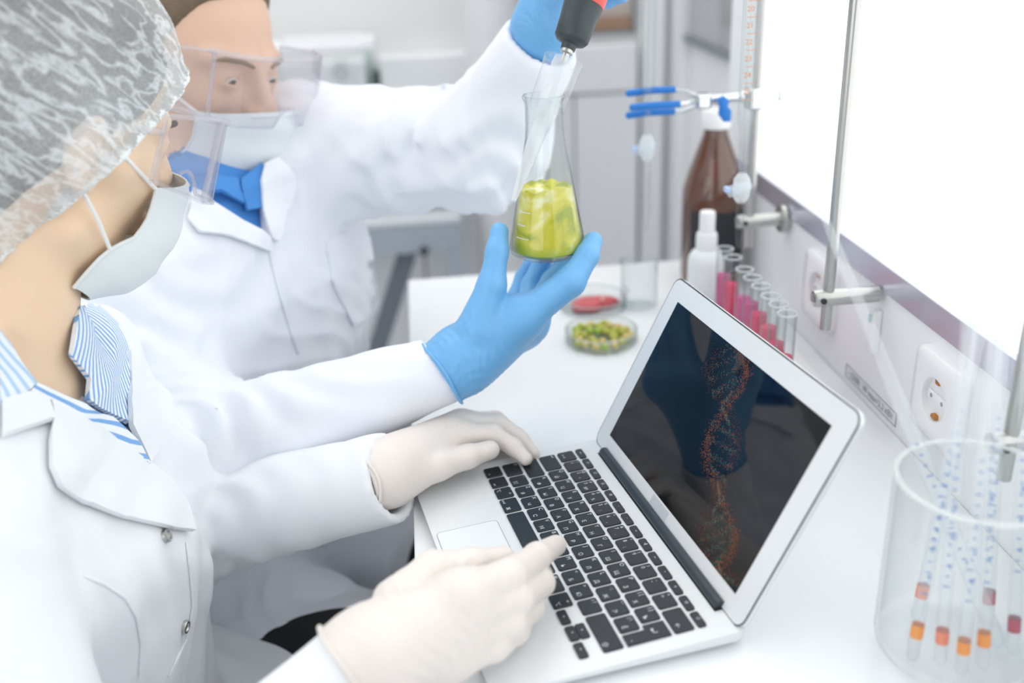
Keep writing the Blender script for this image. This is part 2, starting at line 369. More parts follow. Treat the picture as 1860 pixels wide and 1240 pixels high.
# ------------------------------------------------------------------ rods, holders, burettes
def rod(x, y, z0, z1, label, holder=True, flange=True):
    t = thing('steel_rod', (x, y, z0), label, 'rod', 'vertical steel rods on the bench panel')
    obj('shaft', tube([(x, y, z0), (x, y, z1)], .0055, 20), STEEL, t)
    if holder:
        obj('holder_bar', lathe([(0, -.016), (.004, -.016), (.0042, -.012), (.0078, -.0155), (.0085, -.013), (.0085, WX-x-.006), (0, WX-x-.006)], (x, y, .129), (1, 0, 0), 24), STEEL, t)
        if flange: obj('flange', lathe([(.0085, WX-x-.012), (.017, WX-x-.011), (.018, WX-x-.006), (.014, WX-x-.004), (.014, WX-x), (0, WX-x)], (x, y, .129), (1, 0, 0), 28), STEEL, t)
        obj('set_screw', lathe([(.0, .006), (.0032, .006), (.0032, .011), (0, .011)], (x-.008, y, .129), (0, -1, 0), 6), BLACKP, t)
    return t
rA = PZ(1509, 545, .121); rod(.360, .074, .095, 1.2, 'steel rod through a peg in front of the bright panel', True, False)
rod(.368, .342, .095, 1.2, 'steel rod behind the near burette, holding the blue clamp')
rod(.375, -.225, .098, 1.2, 'steel rod at the right edge behind the pipettes')
ORANGE = mat('orange_print', '#e08a3c', .6)
def burette(x, y, ztip, label, numbers=True, zend=1.0, tl=.105):
    t = thing('burette', (x, y, ztip), label, 'burette', 'glass burettes above the bench')
    prof = [(.0012, 0), (.0024, .004), (.0044, .024), (.0044, tl-.017), (.0040, tl-.015)]
    obj('tip_tube', lathe(prof, (x, y, ztip), n=20), GLASS, t)
    zc = ztip+tl
    obj('stopcock_barrel', lathe([(.0045, -.016), (.0085, -.010), (.0095, 0), (.0085, .010), (.0045, .016)], (x, y, zc), n=24), glass('milky_stopcock', (.95, .97, .98), (.7, .75, .8), .1, milk=.45), t)
    k = obj('stopcock_key', lathe([(.0, -.013), (.0062, -.013), (.0062, -.004), (.0052, .012), (.0035, .013), (0, .013)], (x-.002, y, zc), (1, .25, .2), 20), glass('clear_key', (.93, .96, .98), (.65, .7, .78), .06, milk=.3), t)
    obj('key_grip', box((x-.019, y-.007, zc-.003), (x-.013, y+.003, zc+.003), .0012), mat('pale_blue_key', '#b9cdf0', .4), k)
    z2 = zc+.016
    obj('main_tube', lathe([(.0042, 0), (.0042, .040), (.0050, .046), (.0075, .056), (.0078, .062), (.0078, zend-z2)], (x, y, z2), n=28), GLASS, t)
    obj('bore', lathe([(.0021, 0), (.0021, .044), (.0056, .060), (.0056, zend-z2)], (x, y, z2), n=20), GLASS2, t)
    if numbers:
        zn = PXn
        ex = np.array([CR[0][0], CR[0][1], 0]); ex /= np.linalg.norm(ex); nn = np.array([-ex[1], ex[0], 0])*-1
        base = np.array([x, y, 0])+nn*.0080-ex*.002
        for i, s in enumerate(('25', '24', '23', '22', '21', '20', '19')):
            z = PY(1345, 165-i*29.8, y)[2]
            obj('graduation_number', text_mesh(s, .0075, base+np.array([0, 0, z]), ex, (0, 0, 1), nn), ORANGE, t)
        g = [box((x-.006, y-.0082, PY(1345, 180-i*29.8/5, y)[2]), (x+(.003 if i % 5 else .0055), y-.0078, PY(1345, 180-i*29.8/5, y)[2]+.0005)) for i in range(32)]
        g = [q for i, q in enumerate(g) if i % 5 == 0 or bpy.data.meshes.remove(q)]
        gg = obj('graduation_marks', join(*g), ORANGE, t); gg['kind'] = 'stuff'
    return t
PXn = None
pb = PD(1341, 452, 1.085)
burette(pb[0], pb[1], pb[2], 'glass burette with orange numbers above the pink test tubes', tl=.068)
pf = PD(1169, 400, 1.232); zst = PD(1172, 255, 1.232)[2]
burette(pf[0]+.003, pf[1], zst-.105, 'blurred glass burette held in the blue clamp', False)
# far clamp
fx, fy = pf[0]+.003, pf[1]; zc = PD(1176, 172, 1.232)[2]
cl = thing('burette_clamp', (.368, .342, zc), 'chrome clamp with blue rubber prongs gripping the far burette', 'clamp')
for dz, sy in ((.013, 1), (-.013, 1), (0, -1)):
    zz = zc+dz
    off = .012*sy
    obj('prong', tube([(fx+.060, fy+.002, zc+dz*.4), (fx+.046, fy+off*.6, zc+dz*.9), (fx+.034, fy+off, zz)], .0028, 10), CHROME, cl)
    obj('rubber_sleeve', tube([(fx+.036, fy+off, zz), (fx+.008, fy+off*1.02, zz+.0005), (fx-.022, fy+off*.85, zz-.001), (fx-.024, fy+off*.85, zz-.001)], [.0040, .0042, .0042, .0022], 12), BLUEP, cl)
obj('pivot_block', box((fx+.058, fy-.008, zc-.009), (fx+.076, fy+.010, zc+.009), .003), CHROME, cl)
obj('wing_screw', lathe([(0, 0), (.003, 0), (.003, .014), (0, .014)], (fx+.086, fy, zc-.004), (0, -1, 0), 12), CHROME, cl)
obj('wing_nut', prism([(-.004, -.016), (.004, -.018), (.007, -.006), (.004, 0), (.007, .006), (.002, .013), (-.006, .012), (-.005, .002), (-.008, -.006)], (fx+.088, fy-.012, zc-.006), (1, 0, .25), (-.25, 0, 1), (0, -1, 0), .008, .002), BLUEP, cl)
obj('arm', lathe([(.0055, .06), (.0055, .110), (.0075, .112), (.0075, .134), (.006, .136), (.006, .175), (0, .175)], (fx, fy, zc), (1, 0, .02), 20), CHROME, cl)
obj('boss_head', box((.368-.012, .342-.012, zc-.012), (.368+.014, .342+.012, zc+.014), .003), CHROME, cl)
obj('boss_screw', lathe([(.004, 0), (.004, .014), (.007, .015), (.007, .026), (0, .027)], (.380, .342, zc+.002), (1, 0, 0), 14), CHROME, cl)

# ------------------------------------------------------------------ bottles, dishes
ab = (.366, .492, 0)
bot = thing('amber_bottle', ab, 'brown amber glass bottle with white cap and dark label', 'bottle')
AMB = mat('amber_glass', '#3d1b0a', .06, spec=.8, var=(14, .35, '#6b350c'), coat=.8)
sh = [(0, .0), (.036, 0), (.041, .004), (.0425, .012), (.0425, .118), (.0415, .134), (.037, .150), (.026, .182), (.0175, .205), (.0155, .212), (.0150, .222)]
obj('glass_body', lathe(sh, ab, n=48), AMB, bot)
obj('cap', lathe([(.0185, .216), (.0195, .218), (.0195, .236), (.0180, .240), (0, .2405)], ab, n=36), WHITEP, bot)
n = 24; V = []; F = []
for k in range(n+1):
    a_ = math.radians(-150+130*k/n)
    for z, r in ((.022, .0429), (.108, .0429)): V.append((ab[0]+r*math.cos(a_), ab[1]+r*math.sin(a_), z))
for k in range(n): F.append((2*k, 2*k+2, 2*k+3, 2*k+1))
obj('label', mesh_from(V, F, True), mat('dark_label', '#2f3338', .5, var=(60, .6)), bot)
V = []; F = []
for k in range(n+1):
    a_ = math.radians(-170+160*k/n)
    for z, r in ((.070, .0432), (.090, .0432)): V.append((ab[0]+r*math.cos(a_), ab[1]+r*math.sin(a_), z))
for k in range(n): F.append((2*k, 2*k+2, 2*k+3, 2*k+1))
sp = (.312, .335, 0)
spb = thing('squeeze_bottle', sp, 'small white plastic squeeze bottle with narrow cap beside the test tubes', 'bottle')
obj('bottle_body', lathe([(0, 0), (.020, 0), (.0225, .003), (.0225, .082), (.0215, .089), (.0175, .096), (.0120, .100), (.0115, .104)], sp, n=36), mat('milky_plastic', '#eef1f4', .35, sss=.2), spb)
obj('collar', lathe([(.0128, .100), (.0132, .102), (.0132, .116), (.0122, .120), (.0100, .121)], sp, n=32), WHITEP, spb)
obj('nozzle_cap', lathe([(.0098, .120), (.0098, .144), (.0090, .147), (.0, .148)], sp, n=32), WHITEP, spb)
def dish(c, label, r=.045, h=.017):
    t = thing('petri_dish', c, label, 'petri dish', 'petri dishes on the bench')
    obj('dish_wall', lathe([(0, .0005), (r-.001, .0005), (r, .002), (r, h), (r-.0012, h), (r-.0014, .0025), (0, .0022)], c, n=56), GLASS, t)
    obj('rim', lathe([(r+.0004, h-.0012), (r+.0004, h+.0003), (r-.0016, h+.0003), (r-.0016, h-.0012)], c, n=56), glass('rim_glass', (.93, .96, .96), (.7, .75, .76), .05, milk=.35), t)
    return t
d1 = (.172, .300, .0005); d2 = (.182, .412, .0005)
dish(d1, 'clear petri dish of sprouted chickpeas nearest the laptop')
dish(d2, 'clear petri dish holding a slice of red meat')
rnd = random.Random(5)
def pea_mesh(seed):
    r = random.Random(seed); bm = bmesh.new(); bmesh.ops.create_icosphere(bm, subdivisions=2, radius=1)
    for v in bm.verts:
        p = v.co.copy(); k = 1
        if p.x > .6: k += .35*(p.x-.6)/.4                     # the pointed beak
        v.co = Vector((p.x*k*1.05, p.y*.95-.10*abs(p.z), p.z*.92))*(.0053*(1+.05*r.uniform(-1, 1)))
    return bm_mesh(bm, True)
PEAM = [mat('sprouted_pea_green', '#a3b545', .45, var=(90, .3, '#c5b95a'), sss=.1), mat('sprouted_pea_yellow', '#c3b558', .45, var=(90, .3, '#d9c48c'), sss=.1), mat('sprouted_pea_bright', '#8fb338', .45, var=(90, .3, '#b2c258'), sss=.1)]
PEAS = []
for i in range(3):
    me = pea_mesh(i); me.materials.append(PEAM[i]); PEAS.append(me)
placed = []
tries = 0
while len(placed) < 46 and tries < 4000:
    tries += 1
    an = rnd.uniform(0, 2*math.pi); rr = .0375*math.sqrt(rnd.uniform(.12, 1)); x, y = rr*math.cos(an), rr*math.sin(an)
    if (x+.002)**2+(y+.003)**2 < .012**2 or (abs(x-.006) < .008 and y < 0 and y > -.02): continue
    lay = 0
    if any((x-a)**2+(y-b)**2+(0-c)**2 < .0098**2 for a, b, c in placed): 
        continue
    placed.append((x, y, lay))
for i, (x, y, l) in enumerate(placed):
    o = obj('chickpea', PEAS[rnd.randrange(3)], None, None, (d1[0]+x, d1[1]+y, d1[2]+.0077), (rnd.uniform(-.5, .5), rnd.uniform(-.5, .5), rnd.uniform(0, 6.28)))
    tag(o, 'small green sprouted chickpea lying in the near petri dish', 'chickpea', 'chickpeas in the petri dish')
# meat
V = []; F = []; ns, nr = 36, 8
def mrad(a): return .027+.005*math.sin(2*a+.6)+.003*math.sin(3*a+1)+.0015*math.sin(7*a)
for j in range(nr+1):
    f = j/nr
    for k in range(ns):
        a_ = 2*math.pi*k/ns; r = mrad(a_)*min(1, f*1.0)
        z = .0032+.010*(1-f**6)+.0022*math.sin(170*r*math.cos(a_)+1)*math.cos(140*r*math.sin(a_))*(1-f)
        V.append((d2[0]+r*math.cos(a_)*1.1, d2[1]+r*math.sin(a_)*.8, d2[2]+z))
for k in range(ns):
    a_ = 2*math.pi*k/ns; V.append((d2[0]+mrad(a_)*.97*math.cos(a_)*1.1, d2[1]+mrad(a_)*.97*math.sin(a_)*.8, d2[2]+.0026))
for j in range(nr+1):
    for k in range(ns): F.append((j*ns+k, j*ns+(k+1) % ns, (j+1)*ns+(k+1) % ns, (j+1)*ns+k))
meat = thing('meat_slice', d2, 'slice of raw red meat lying in the far petri dish', 'meat')
obj('muscle', mesh_from(V, F, True), mat('raw_red_meat', '#b92f3a', .3, var=(70, .4, '#d9747a'), bump=(120, .5), sss=.1), meat)
obj('fat_seam', tube([(d2[0]+.010, d2[1]-.008, d2[2]+.0125), (d2[0]+.014, d2[1]+.002, d2[2]+.0135), (d2[0]+.020, d2[1]+.006, d2[2]+.011)], [.0016, .0022, .001], 8), mat('pale_fat', '#e7b7ae', .4), meat)
# beaker
bk = (.243, .405, 0)
be = thing('glass_beaker', bk, 'small clear glass beaker with dark marks behind the petri dishes', 'beaker')
obj('beaker_wall', lathe([(0, .001), (.022, .001), (.0245, .004), (.0245, .062), (.0262, .066), (.0255, .066), (.0232, .061), (.0232, .005), (0, .003)], bk, n=44), GLASS2, be)
obj('spout', prism([(-.006, 0), (.006, 0), (0, .008)], (bk[0]-.024, bk[1]-.006, .0635), (0, 1, 0), (-1, 0, .25), (0, 0, 1), .0015), GLASS2, be)
pm = mat('dark_ink', '#3c4050', .5)
gm = [box((bk[0]-.0245+.003*i, bk[1]-.0215-.0012*i, z), (bk[0]-.0235+.003*i, bk[1]-.0205-.0012*i, z+.004), .0003) for i, z in ((0, .036), (1, .033), (1.6, .030), (.2, .018), (1, .0155), (3, .012))]
obj('print_marks', join(*gm), pm, be)

# ------------------------------------------------------------------ test tubes and rack
tops = [(1318.7, 450), (1330.5, 466), (1358, 490), (1368, 504.6), (1380, 520), (1395, 538.5), (1414.7, 552), (1426, 568)]
TT = [PZ(a, b, .120) for a, b in tops]
for i, yv in enumerate(np.linspace(.270, .064, 8)): TT[i] = np.array([.3155, TT[i][1]*.75+yv*.25, .12])
rk = thing('test_tube_rack', (.3155, .165, 0), 'white plastic test tube rack behind the laptop lid', 'rack')
obj('base_plate', box((.262, .045, 0), (.386, .30, .012), .003), WHITEP, rk)
bmr = []
obj('deck_plate', join(box((.285, .045, .040), (.3045, .30, .046), .001), box((.3265, .045, .040), (.346, .30, .046), .001)), WHITEP, rk)
for y in (.048, .292): obj('end_post', box((.290, y, .012), (.341, y+.006, .040), .001), WHITEP, rk)
obj('peg', lathe([(.003, .012), (.003, .022), (.0, .024)], (.366, .135, 0), n=14), WHITEP, rk)
def liquid(name, c, c2):
    m = bpy.data.materials.new(name); m.use_nodes = True; nt = m.node_tree; nt.nodes.clear(); out = nt.nodes.new('ShaderNodeOutputMaterial')
    d = nt.nodes.new('ShaderNodeBsdfDiffuse'); t = nt.nodes.new('ShaderNodeBsdfTranslucent'); tr_ = nt.nodes.new('ShaderNodeBsdfTransparent'); g = nt.nodes.new('ShaderNodeBsdfGlossy'); g.inputs[1].default_value = .05
    nz = nt.nodes.new('ShaderNodeTexNoise'); nz.inputs['Scale'].default_value = 25; mx = nt.nodes.new('ShaderNodeMix'); mx.data_type = 'RGBA'
    mx.inputs[6].default_value = (*lin(c), 1); mx.inputs[7].default_value = (*lin(c2), 1); nt.links.new(nz.outputs['Fac'], mx.inputs[0])
    for k in (d, t, tr_): nt.links.new(mx.outputs[2], k.inputs[0])
    a1 = nt.nodes.new('ShaderNodeMixShader'); a1.inputs[0].default_value = .5; nt.links.new(d.outputs[0], a1.inputs[1]); nt.links.new(t.outputs[0], a1.inputs[2])
    a2 = nt.nodes.new('ShaderNodeMixShader'); a2.inputs[0].default_value = .12; nt.links.new(a1.outputs[0], a2.inputs[1]); nt.links.new(tr_.outputs[0], a2.inputs[2])
    a3 = nt.nodes.new('ShaderNodeMixShader'); a3.inputs[0].default_value = .04; nt.links.new(a2.outputs[0], a3.inputs[1]); nt.links.new(g.outputs[0], a3.inputs[2])
    nt.links.new(a3.outputs[0], out.inputs[0]); return m
PINK = [liquid('pink_liquid', '#fb5f93', '#fd86ac'), liquid('magenta_liquid', '#ee6fb2', '#f593c8'), liquid('coral_pink_liquid', '#fd7f9e', '#feA3b6')]
lev = [.087, .087, .086, .090, .088, .085, .077, .073]
word = ['tallest-standing at the far end of the row', 'second from the far end of the row', 'third from the far end of the row', 'fourth from the far end of the row', 'fourth from the near end of the row', 'third from the near end of the row', 'second from the near end of the row', 'at the near end of the row, nearest the socket']
word[0] = 'at the far end of the row'
TR = .0096
RIMG = glass('tube_rim_glass', (.95, .97, .97), (.66, .71, .73), .06, milk=.4)
for i, p in enumerate(TT):
    x, y = p[0], p[1]; z0 = .0122
    t = thing('test_tube', (x, y, z0), 'glass test tube of pink liquid '+word[i], 'test tube', 'test tubes in the white rack')
    pr_ = [(0, 0), (TR*.5, .0013), (TR*.87, .005), (TR, .0096), (TR, .104-z0+.0125), (TR+.0009, .1085-z0+.011), (TR+.0006, .12-z0), (TR-.0012, .12-z0), (TR-.0013, .0097), (0, .0014)]
    obj('tube_wall', lathe(pr_, (x, y, z0), n=28), GLASS, t)
    obj('tube_rim', lathe([(TR-.0014, .1185-z0), (TR+.0009, .1185-z0), (TR+.0011, .1197-z0), (TR, .1205-z0), (TR-.0014, .1200-z0), (TR-.0014, .1185-z0)], (x, y, z0), n=28), RIMG, t)
    L = lev[i]
    obj('liquid', lathe([(0, .0018), (TR*.6, .0035), (TR-.0016, .0097), (TR-.0016, L-z0), (TR-.003, L-z0-.0006), (0, L-z0-.0008)], (x, y, z0), n=24), PINK[[1, 0, 1, 1, 0, 2, 0, 0][i]], t)
e8 = TT[7]; pt = PD(1415, 617, 1.01)
obj('red_mark', join(*[box((e8[0]-.0068+.0012*i, e8[1]-.0068-.0006*i, .086-.003*i), (e8[0]-.0060+.0012*i, e8[1]-.0060-.0006*i, .0885-.003*i)) for i in range(3)]), mat('red_ink', '#d8607a', .5), t)

# ------------------------------------------------------------------ jar of pipettes
jc = np.array([.316, -.288, 0]); JR = .054
jar = thing('glass_jar', jc, 'large clear glass jar holding pipettes at the right edge', 'jar')
obj('jar_wall', lathe([(0, .002), (JR-.006, .002), (JR-.001, .006), (JR, .012), (JR, .140), (JR-.003, .140), (JR-.003, .012), (0, .006)], jc, n=64), glass('jar_glass', (.985, .99, .99), (.88, .90, .92), .08), jar)
obj('rim', lathe([(JR-.0028, .140), (JR+.0004, .140), (JR+.0006, .1418), (JR-.001, .1428), (JR-.0030, .1418), (JR-.0028, .140)], jc, n=64), glass('rim_glass_jar', (.97, .98, .97), (.85, .88, .86), .1, milk=.5), jar)
BLUEI = mat('blue_ink', '#4f7fc4', .6)
PIPG = glass('pipette_glass', (.975, .985, .99), (.86, .89, .94), .12, milk=.14)
def pipette(b, tpt, label, band, tipfrac=.35, r=.0042):
    b, tpt = np.array(b), np.array(tpt); d = tpt-b; L = np.linalg.norm(d); d /= L
    t = thing('pipette', b, label, 'pipette', 'glass pipettes standing in the jar')
    obj('shaft', lathe([(0, .0), (r*.7, .0), (r, .004), (r, L*(1-tipfrac)), (r*.75, L*(1-tipfrac*.7)), (r*.55, L*(1-tipfrac*.2)), (r*.3, L)], b, d, 16), PIPG, t)
    u, v, _ = frame_of(d)
    toc = CC-(b+d*L*.5); toc -= d*(toc@d); toc /= np.linalg.norm(toc); side_ = np.cross(d, toc)
    hb = .018
    if band: obj('colour_band', lathe([(r+.0002, hb), (r+.0002, hb+.010)], b, d, 16), band, t)
    ms = []
    for i in range(14):
        h = L*.16+i*.008
        ln = .0042 if i % 5 == 0 else .0024
        ms.append(prism([(-ln/2, 0), (ln/2, 0), (ln/2, .0009), (-ln/2, .0009)], b+d*h+toc*(r+.0001), side_, d, toc, .0002))
    g = obj('graduation_marks', join(*ms), BLUEI, t); g['kind'] = 'stuff'
    for i, s in enumerate(('4', '6', '8')):
        obj('graduation_number', text_mesh(s, .006, b+d*(L*.20+.022*i)+toc*(r+.0003)+side_*.001, side_, d, toc), BLUEI, t)
BO = [mat('orange_band', '#f59a3c', .5), mat('coral_band', '#f08a6a', .5), mat('crimson_band', '#b4475c', .5)]
def inj(a, r, z=.008): return jc+np.array([r*math.cos(math.radians(a)), r*math.sin(math.radians(a)), z])
pipette(inj(-20, .030), PD(1486, 366, .678), 'clear pipette leaning far out to the left over the socket', None, .45, .0056)
for i, (a_, r_, px_, py_, dd, bnd, lab) in enumerate((
        (200, .040, 1818, 325, .60, 0, 'pipette with an orange band, leftmost at the foot of the jar'),
        (225, .030, 1800, 120, .56, 1, 'pipette with a coral band beside the orange banded one'),
        (250, .034, 1850, 180, .54, 0, 'pipette with an orange band at the front of the jar'),
        (280, .030, 1835, 60, .58, 0, 'pipette with an orange band, second at the front of the jar'),
        (20, .034, 1840, 250, .635, 2, 'pipette with a crimson band at the back of the jar'),
        (330, .038, 1900, 100, .60, 2, 'pipette with a crimson band at the right of the jar'),
        (120, .030, 1870, 200, .635, 1, 'pipette with a coral band at the back of the jar'))):
    pipette(inj(a_, r_), PD(px_, py_, dd), lab, BO[bnd])
# ------------------------------------------------------------------ laptop
UP = .01905; VP = .01905*.9664
TL = math.radians(2); PH = math.radians(-80)
_T = np.array([[1, 0, 0], [0, math.cos(TL), -math.sin(TL)], [0, math.sin(TL), math.cos(TL)]])
_Z = np.array([[math.cos(PH), -math.sin(PH), 0], [math.sin(PH), math.cos(PH), 0], [0, 0, 1]])
DW = _Z@_T
def DK(u, v, w=0): return DW@np.array([u, v, w], float)+np.array([0, 0, .010])
EX, EY, EZ = DW[:, 0], DW[:, 1], DW[:, 2]
ORG = np.array([0, 0, .010])
kx0, kx1 = .138-.150, .138+.150; ky0, ky1 = -.066, .1275
lap = thing('laptop', DK(.138, .03, -.01), 'open silver laptop with black keys and a dark screen', 'laptop')
# base: wedge with rounded corners, straight deck on top, tapering below
out = rrect(kx0, ky0, kx1, ky1, .010, 6); n = len(out); V = []; F = []
def under(v): f = (v-ky0)/(ky1-ky0); return -(.0035+.0095*min(1, max(0, f))**.8)
cx, cy = .138, .03
rings = [[(cx+(a-cx)*.97, cy+(b-cy)*.955, 0) for a, b in out]]
V += [DK(a, b, 0) for a, b in out]
V += [DK(a, b, -.0018) for a, b in out]
V += [DK(cx+(a-cx)*.993, cy+(b-cy)*.99, max(under(b)*.75, -.0095)) for a, b in out]
V += [DK(cx+(a-cx)*.95, cy+(b-cy)*.93, under(b)) for a, b in out]
for v in V: v[2] = max(v[2], .0012)
for i in range(3):
    for k in range(n): F.append((i*n+k, i*n+(k+1) % n, (i+1)*n+(k+1) % n, (i+1)*n+k))
F.append(tuple(range(n))); F.append(tuple(3*n+k for k in range(n))[::-1])
me = mesh_from(V, F); bm = bmesh.new(); bm.from_mesh(me); bmesh.ops.recalc_face_normals(bm, faces=bm.faces); bm.to_mesh(me); bm.free()
base = obj('base', shade(me, 30), ALU, lap)
for a, b in ((kx0+.02, ky0+.02), (kx1-.02, ky0+.02), (kx0+.02, ky1-.02), (kx1-.02, ky1-.02)):
    q = DK(a, b, 0); obj('rubber_foot', lathe([(0, 0), (.006, 0), (.006, .002), (0, .002)], (q[0], q[1], 0), n=16), BLACKP, base)
# trackpad: thin groove outline and pad plate
tp = (.138-.0525, ky0+.004, .138+.0525, -.0085)
obj('trackpad', prism(rrect(*tp, .004), ORG, EX, EY, EZ, .00035), mat('trackpad_silver', '#eef1f3', .35, metal=.05), base)
o_, i_ = rrect(tp[0]-.0005, tp[1]-.0005, tp[2]+.0005, tp[3]+.0005, .0045), rrect(*tp, .004)
V = [DK(a, b, .0003) for a, b in o_]+[DK(a, b, .0003) for a, b in i_]; m_ = len(o_)
obj('trackpad_gap', mesh_from(V, [(k, (k+1) % m_, m_+(k+1) % m_, m_+k) for k in range(m_)]), mat('trackpad_gap', '#8f9499', .6), base)
# keys
def keycap(pts, key):
    """rounded key: outline list in deck coords"""
    c = np.mean(np.array(pts), 0); n = len(pts)
    V = [DK(a, b, .0001) for a, b in pts]+[DK(a, b, .0011) for a, b in pts]+[DK(c[0]+(a-c[0])*.955, c[1]+(b-c[1])*.955, .0016) for a, b in pts]
    F = []
    for i in range(2):
        for k in range(n): F.append((i*n+k, i*n+(k+1) % n, (i+1)*n+(k+1) % n, (i+1)*n+k))
    F.append(tuple(2*n+k for k in range(n)))
    return mesh_from(V, F)
GAP = .0029
keys = []
def addkey(u, v, w=1.0, h=1.0, legend=None):
    keys.append((u, v, w, h, legend))
for i, s in enumerate(('fn', 'ctrl', 'alt')): addkey(i, 0, 1, 1, [(s, .25, -.3, .0028)] if s != 'alt' else [('⌥', -.22, -.28, .0048), ('alt', .25, .3, .0028)])
addkey(3, 0, 1.25, 1, [('cmd', -.28, -.3, .0036), ('⌘', .28, -.25, .0048)]); addkey(4.25, 0, 5, 1)
addkey(9.25, 0, 1.25, 1, [('⌘', -.28, .3, .004)]); addkey(10.5, 0, 1, 1, [('⌥', .25, -.25, .0048), ('alt', .25, .3, .0028)])
addkey(11.5, 0, 1, .5, [('◂', 0, 0, .005)]); addkey(12.5, 0, 1, .5, [('▾', 0, 0, .005)]); addkey(12.5, .5, 1, .5, [('▴', 0, 0, .005)]); addkey(13.5, 0, 1, .5, [('▸', 0, 0, .005)])
def two(l, c): return [(l, -.26, .27, .0052), (c, .24, -.22, .0052)]
addkey(0, 1, 1.25, 1, [('⇧', -.3, .3, .005)]); addkey(1.25, 1, 1, 1, [("' '", -.25, .3, .004), ('] [', .2, -.25, .0044)])
for i, (l, c) in enumerate(zip('ZXCVBNM', 'ЯЧСМИТЬ')): addkey(2.25+i, 1, 1, 1, two(l, c))
for i, (l, c) in enumerate(zip('<>?', 'БЮ.')): addkey(9.25+i, 1, 1, 1, [(l, -.26, .27, .0046), (c, .24, -.22, .005)] if i < 2 else [('/ ?', -.2, .28, .0046)])
addkey(12.25, 1, 2.25, 1, [('⇧', .34, -.3, .006)])
addkey(0, 2, 1.75, 1, [('•', -.4, .3, .004)])
for i, (l, c) in enumerate(zip('ASDFGHJKL', 'ФЫВАПРОЛД')): addkey(1.75+i, 2, 1, 1, two(l, c))
addkey(10.75, 2, 1, 1, [(': ;', -.2, .28, .0046), ('Ж', .24, -.22, .0052)]); addkey(11.75, 2, 1, 1, [('" \'', -.2, .28, .0046), ('Э', .24, -.22, .0052)]); addkey(12.75, 2, 1, 1, [('| \\', -.2, .28, .0046), ('Ё', .24, -.22, .0052)])
addkey(0, 3, 1.5, 1, [('⇥', -.34, .28, .0055)])
for i, (l, c) in enumerate(zip('QWERTYUIOP', 'ЙЦУКЕНГШЩЗ')): addkey(1.5+i, 3, 1, 1, two(l, c))
addkey(11.5, 3, 1, 1, [('{ [', -.2, .28, .0046), ('Х', .24, -.22, .0052)]); addkey(12.5, 3, 1, 1, [('} ]', -.2, .28, .0046), ('Ъ', .24, -.22, .0052)])
addkey(0, 4, 1, 1, [('> <', -.0, -.25, .005)])
for i, (l, c, r_) in enumerate(zip('1234567890-=', '!@#$%^&*()_+', ('', '"', '№', '%', ':', ',', '.', ';', '', '', '', ''))):
    addkey(1+i, 4, 1, 1, [(l, -.26, .0, .005), (c, -.26, .32, .0042)]+([(r_, .24, -.2, .0046)] if r_ else []))
addkey(13, 4, 1.5, 1, [('←', .25, -.2, .006)])
fw = 14.5/14
for i, s in enumerate(('esc', '☼', '☀', '▣', '◎', '··', '···', '◂◂', '▸❙', '▸▸', '◂', '◂)', '◂))', '○')): addkey(i*fw, 5, fw, .52, [(s, 0, 0, .0030 if s == 'esc' else .0036)])
for (u, v, w_, h_, leg) in keys:
    a0, b0, a1, b1 = u*UP+GAP/2, v*VP+GAP/2, (u+w_)*UP-GAP/2, (v+h_)*VP-GAP/2
    if h_ == .5:
        b0, b1 = (b0, (v+.5)*VP-.0002) if v == 0 else ((v)*VP+.0002, b1)
    ko = obj('key', keycap(rrect(a0, b0, a1, b1, .0016, 2), None), KEYM, lap)
    if leg:
        ms = []
        for s, fx_, fy_, sz in leg:
            ccx, ccy = (a0+a1)/2+fx_*(a1-a0), (b0+b1)/2+fy_*(b1-b0)
            ms.append(text_mesh(s, sz, DK(ccx, ccy, .0017), EX, EY, EZ))
        ms = [m for m in ms if len(m.polygons)]
        if ms: obj('key_legend', join(*ms), LEGEND, ko)
# L shaped return key
g = GAP/2; x1_ = 14.5*UP-g
ret = [(13.75*UP+g, 2*VP+g), (x1_, 2*VP+g), (x1_, 4*VP-g), (13.5*UP+g, 4*VP-g), (13.5*UP+g, 3*VP+g*.5), (13.75*UP+g, 3*VP+g*.5)]
n = len(ret); V = [DK(a, b, .0001) for a, b in ret]+[DK(a, b, .0015) for a, b in ret]
ko = obj('key', mesh_from(V, [(k, (k+1) % n, n+(k+1) % n, n+k) for k in range(n)]+[tuple(n+k for k in range(n))]), KEYM, lap)
obj('key_legend', join(text_mesh('↵', .007, DK(14.0*UP, 3.3*VP, .0016), EX, EY, EZ), text_mesh('•', .004, DK(14.25*UP, 2.3*VP, .0016), EX, EY, EZ)), LEGEND, ko)
# hinge: dark barrel between silver ends
HY, HZ, HO, LA = .11856, -.0004, .01744, 1.04989
hb = obj('hinge_barrel', tube([DK(.138-.122, HY-.0005, .0015), DK(.138+.122, HY-.0005, .0015)], .0048, 24), mat('dark_hinge', '#3b444c', .3, metal=.3), lap)
obj('hinge_slot', prism([(.138-.124, HY-.0062), (.138+.124, HY-.0062), (.138+.124, HY+.006), (.138-.124, HY+.006)], ORG, EX, EY, EZ, .0003), mat('hinge_gap', '#23282d', .6), lap)
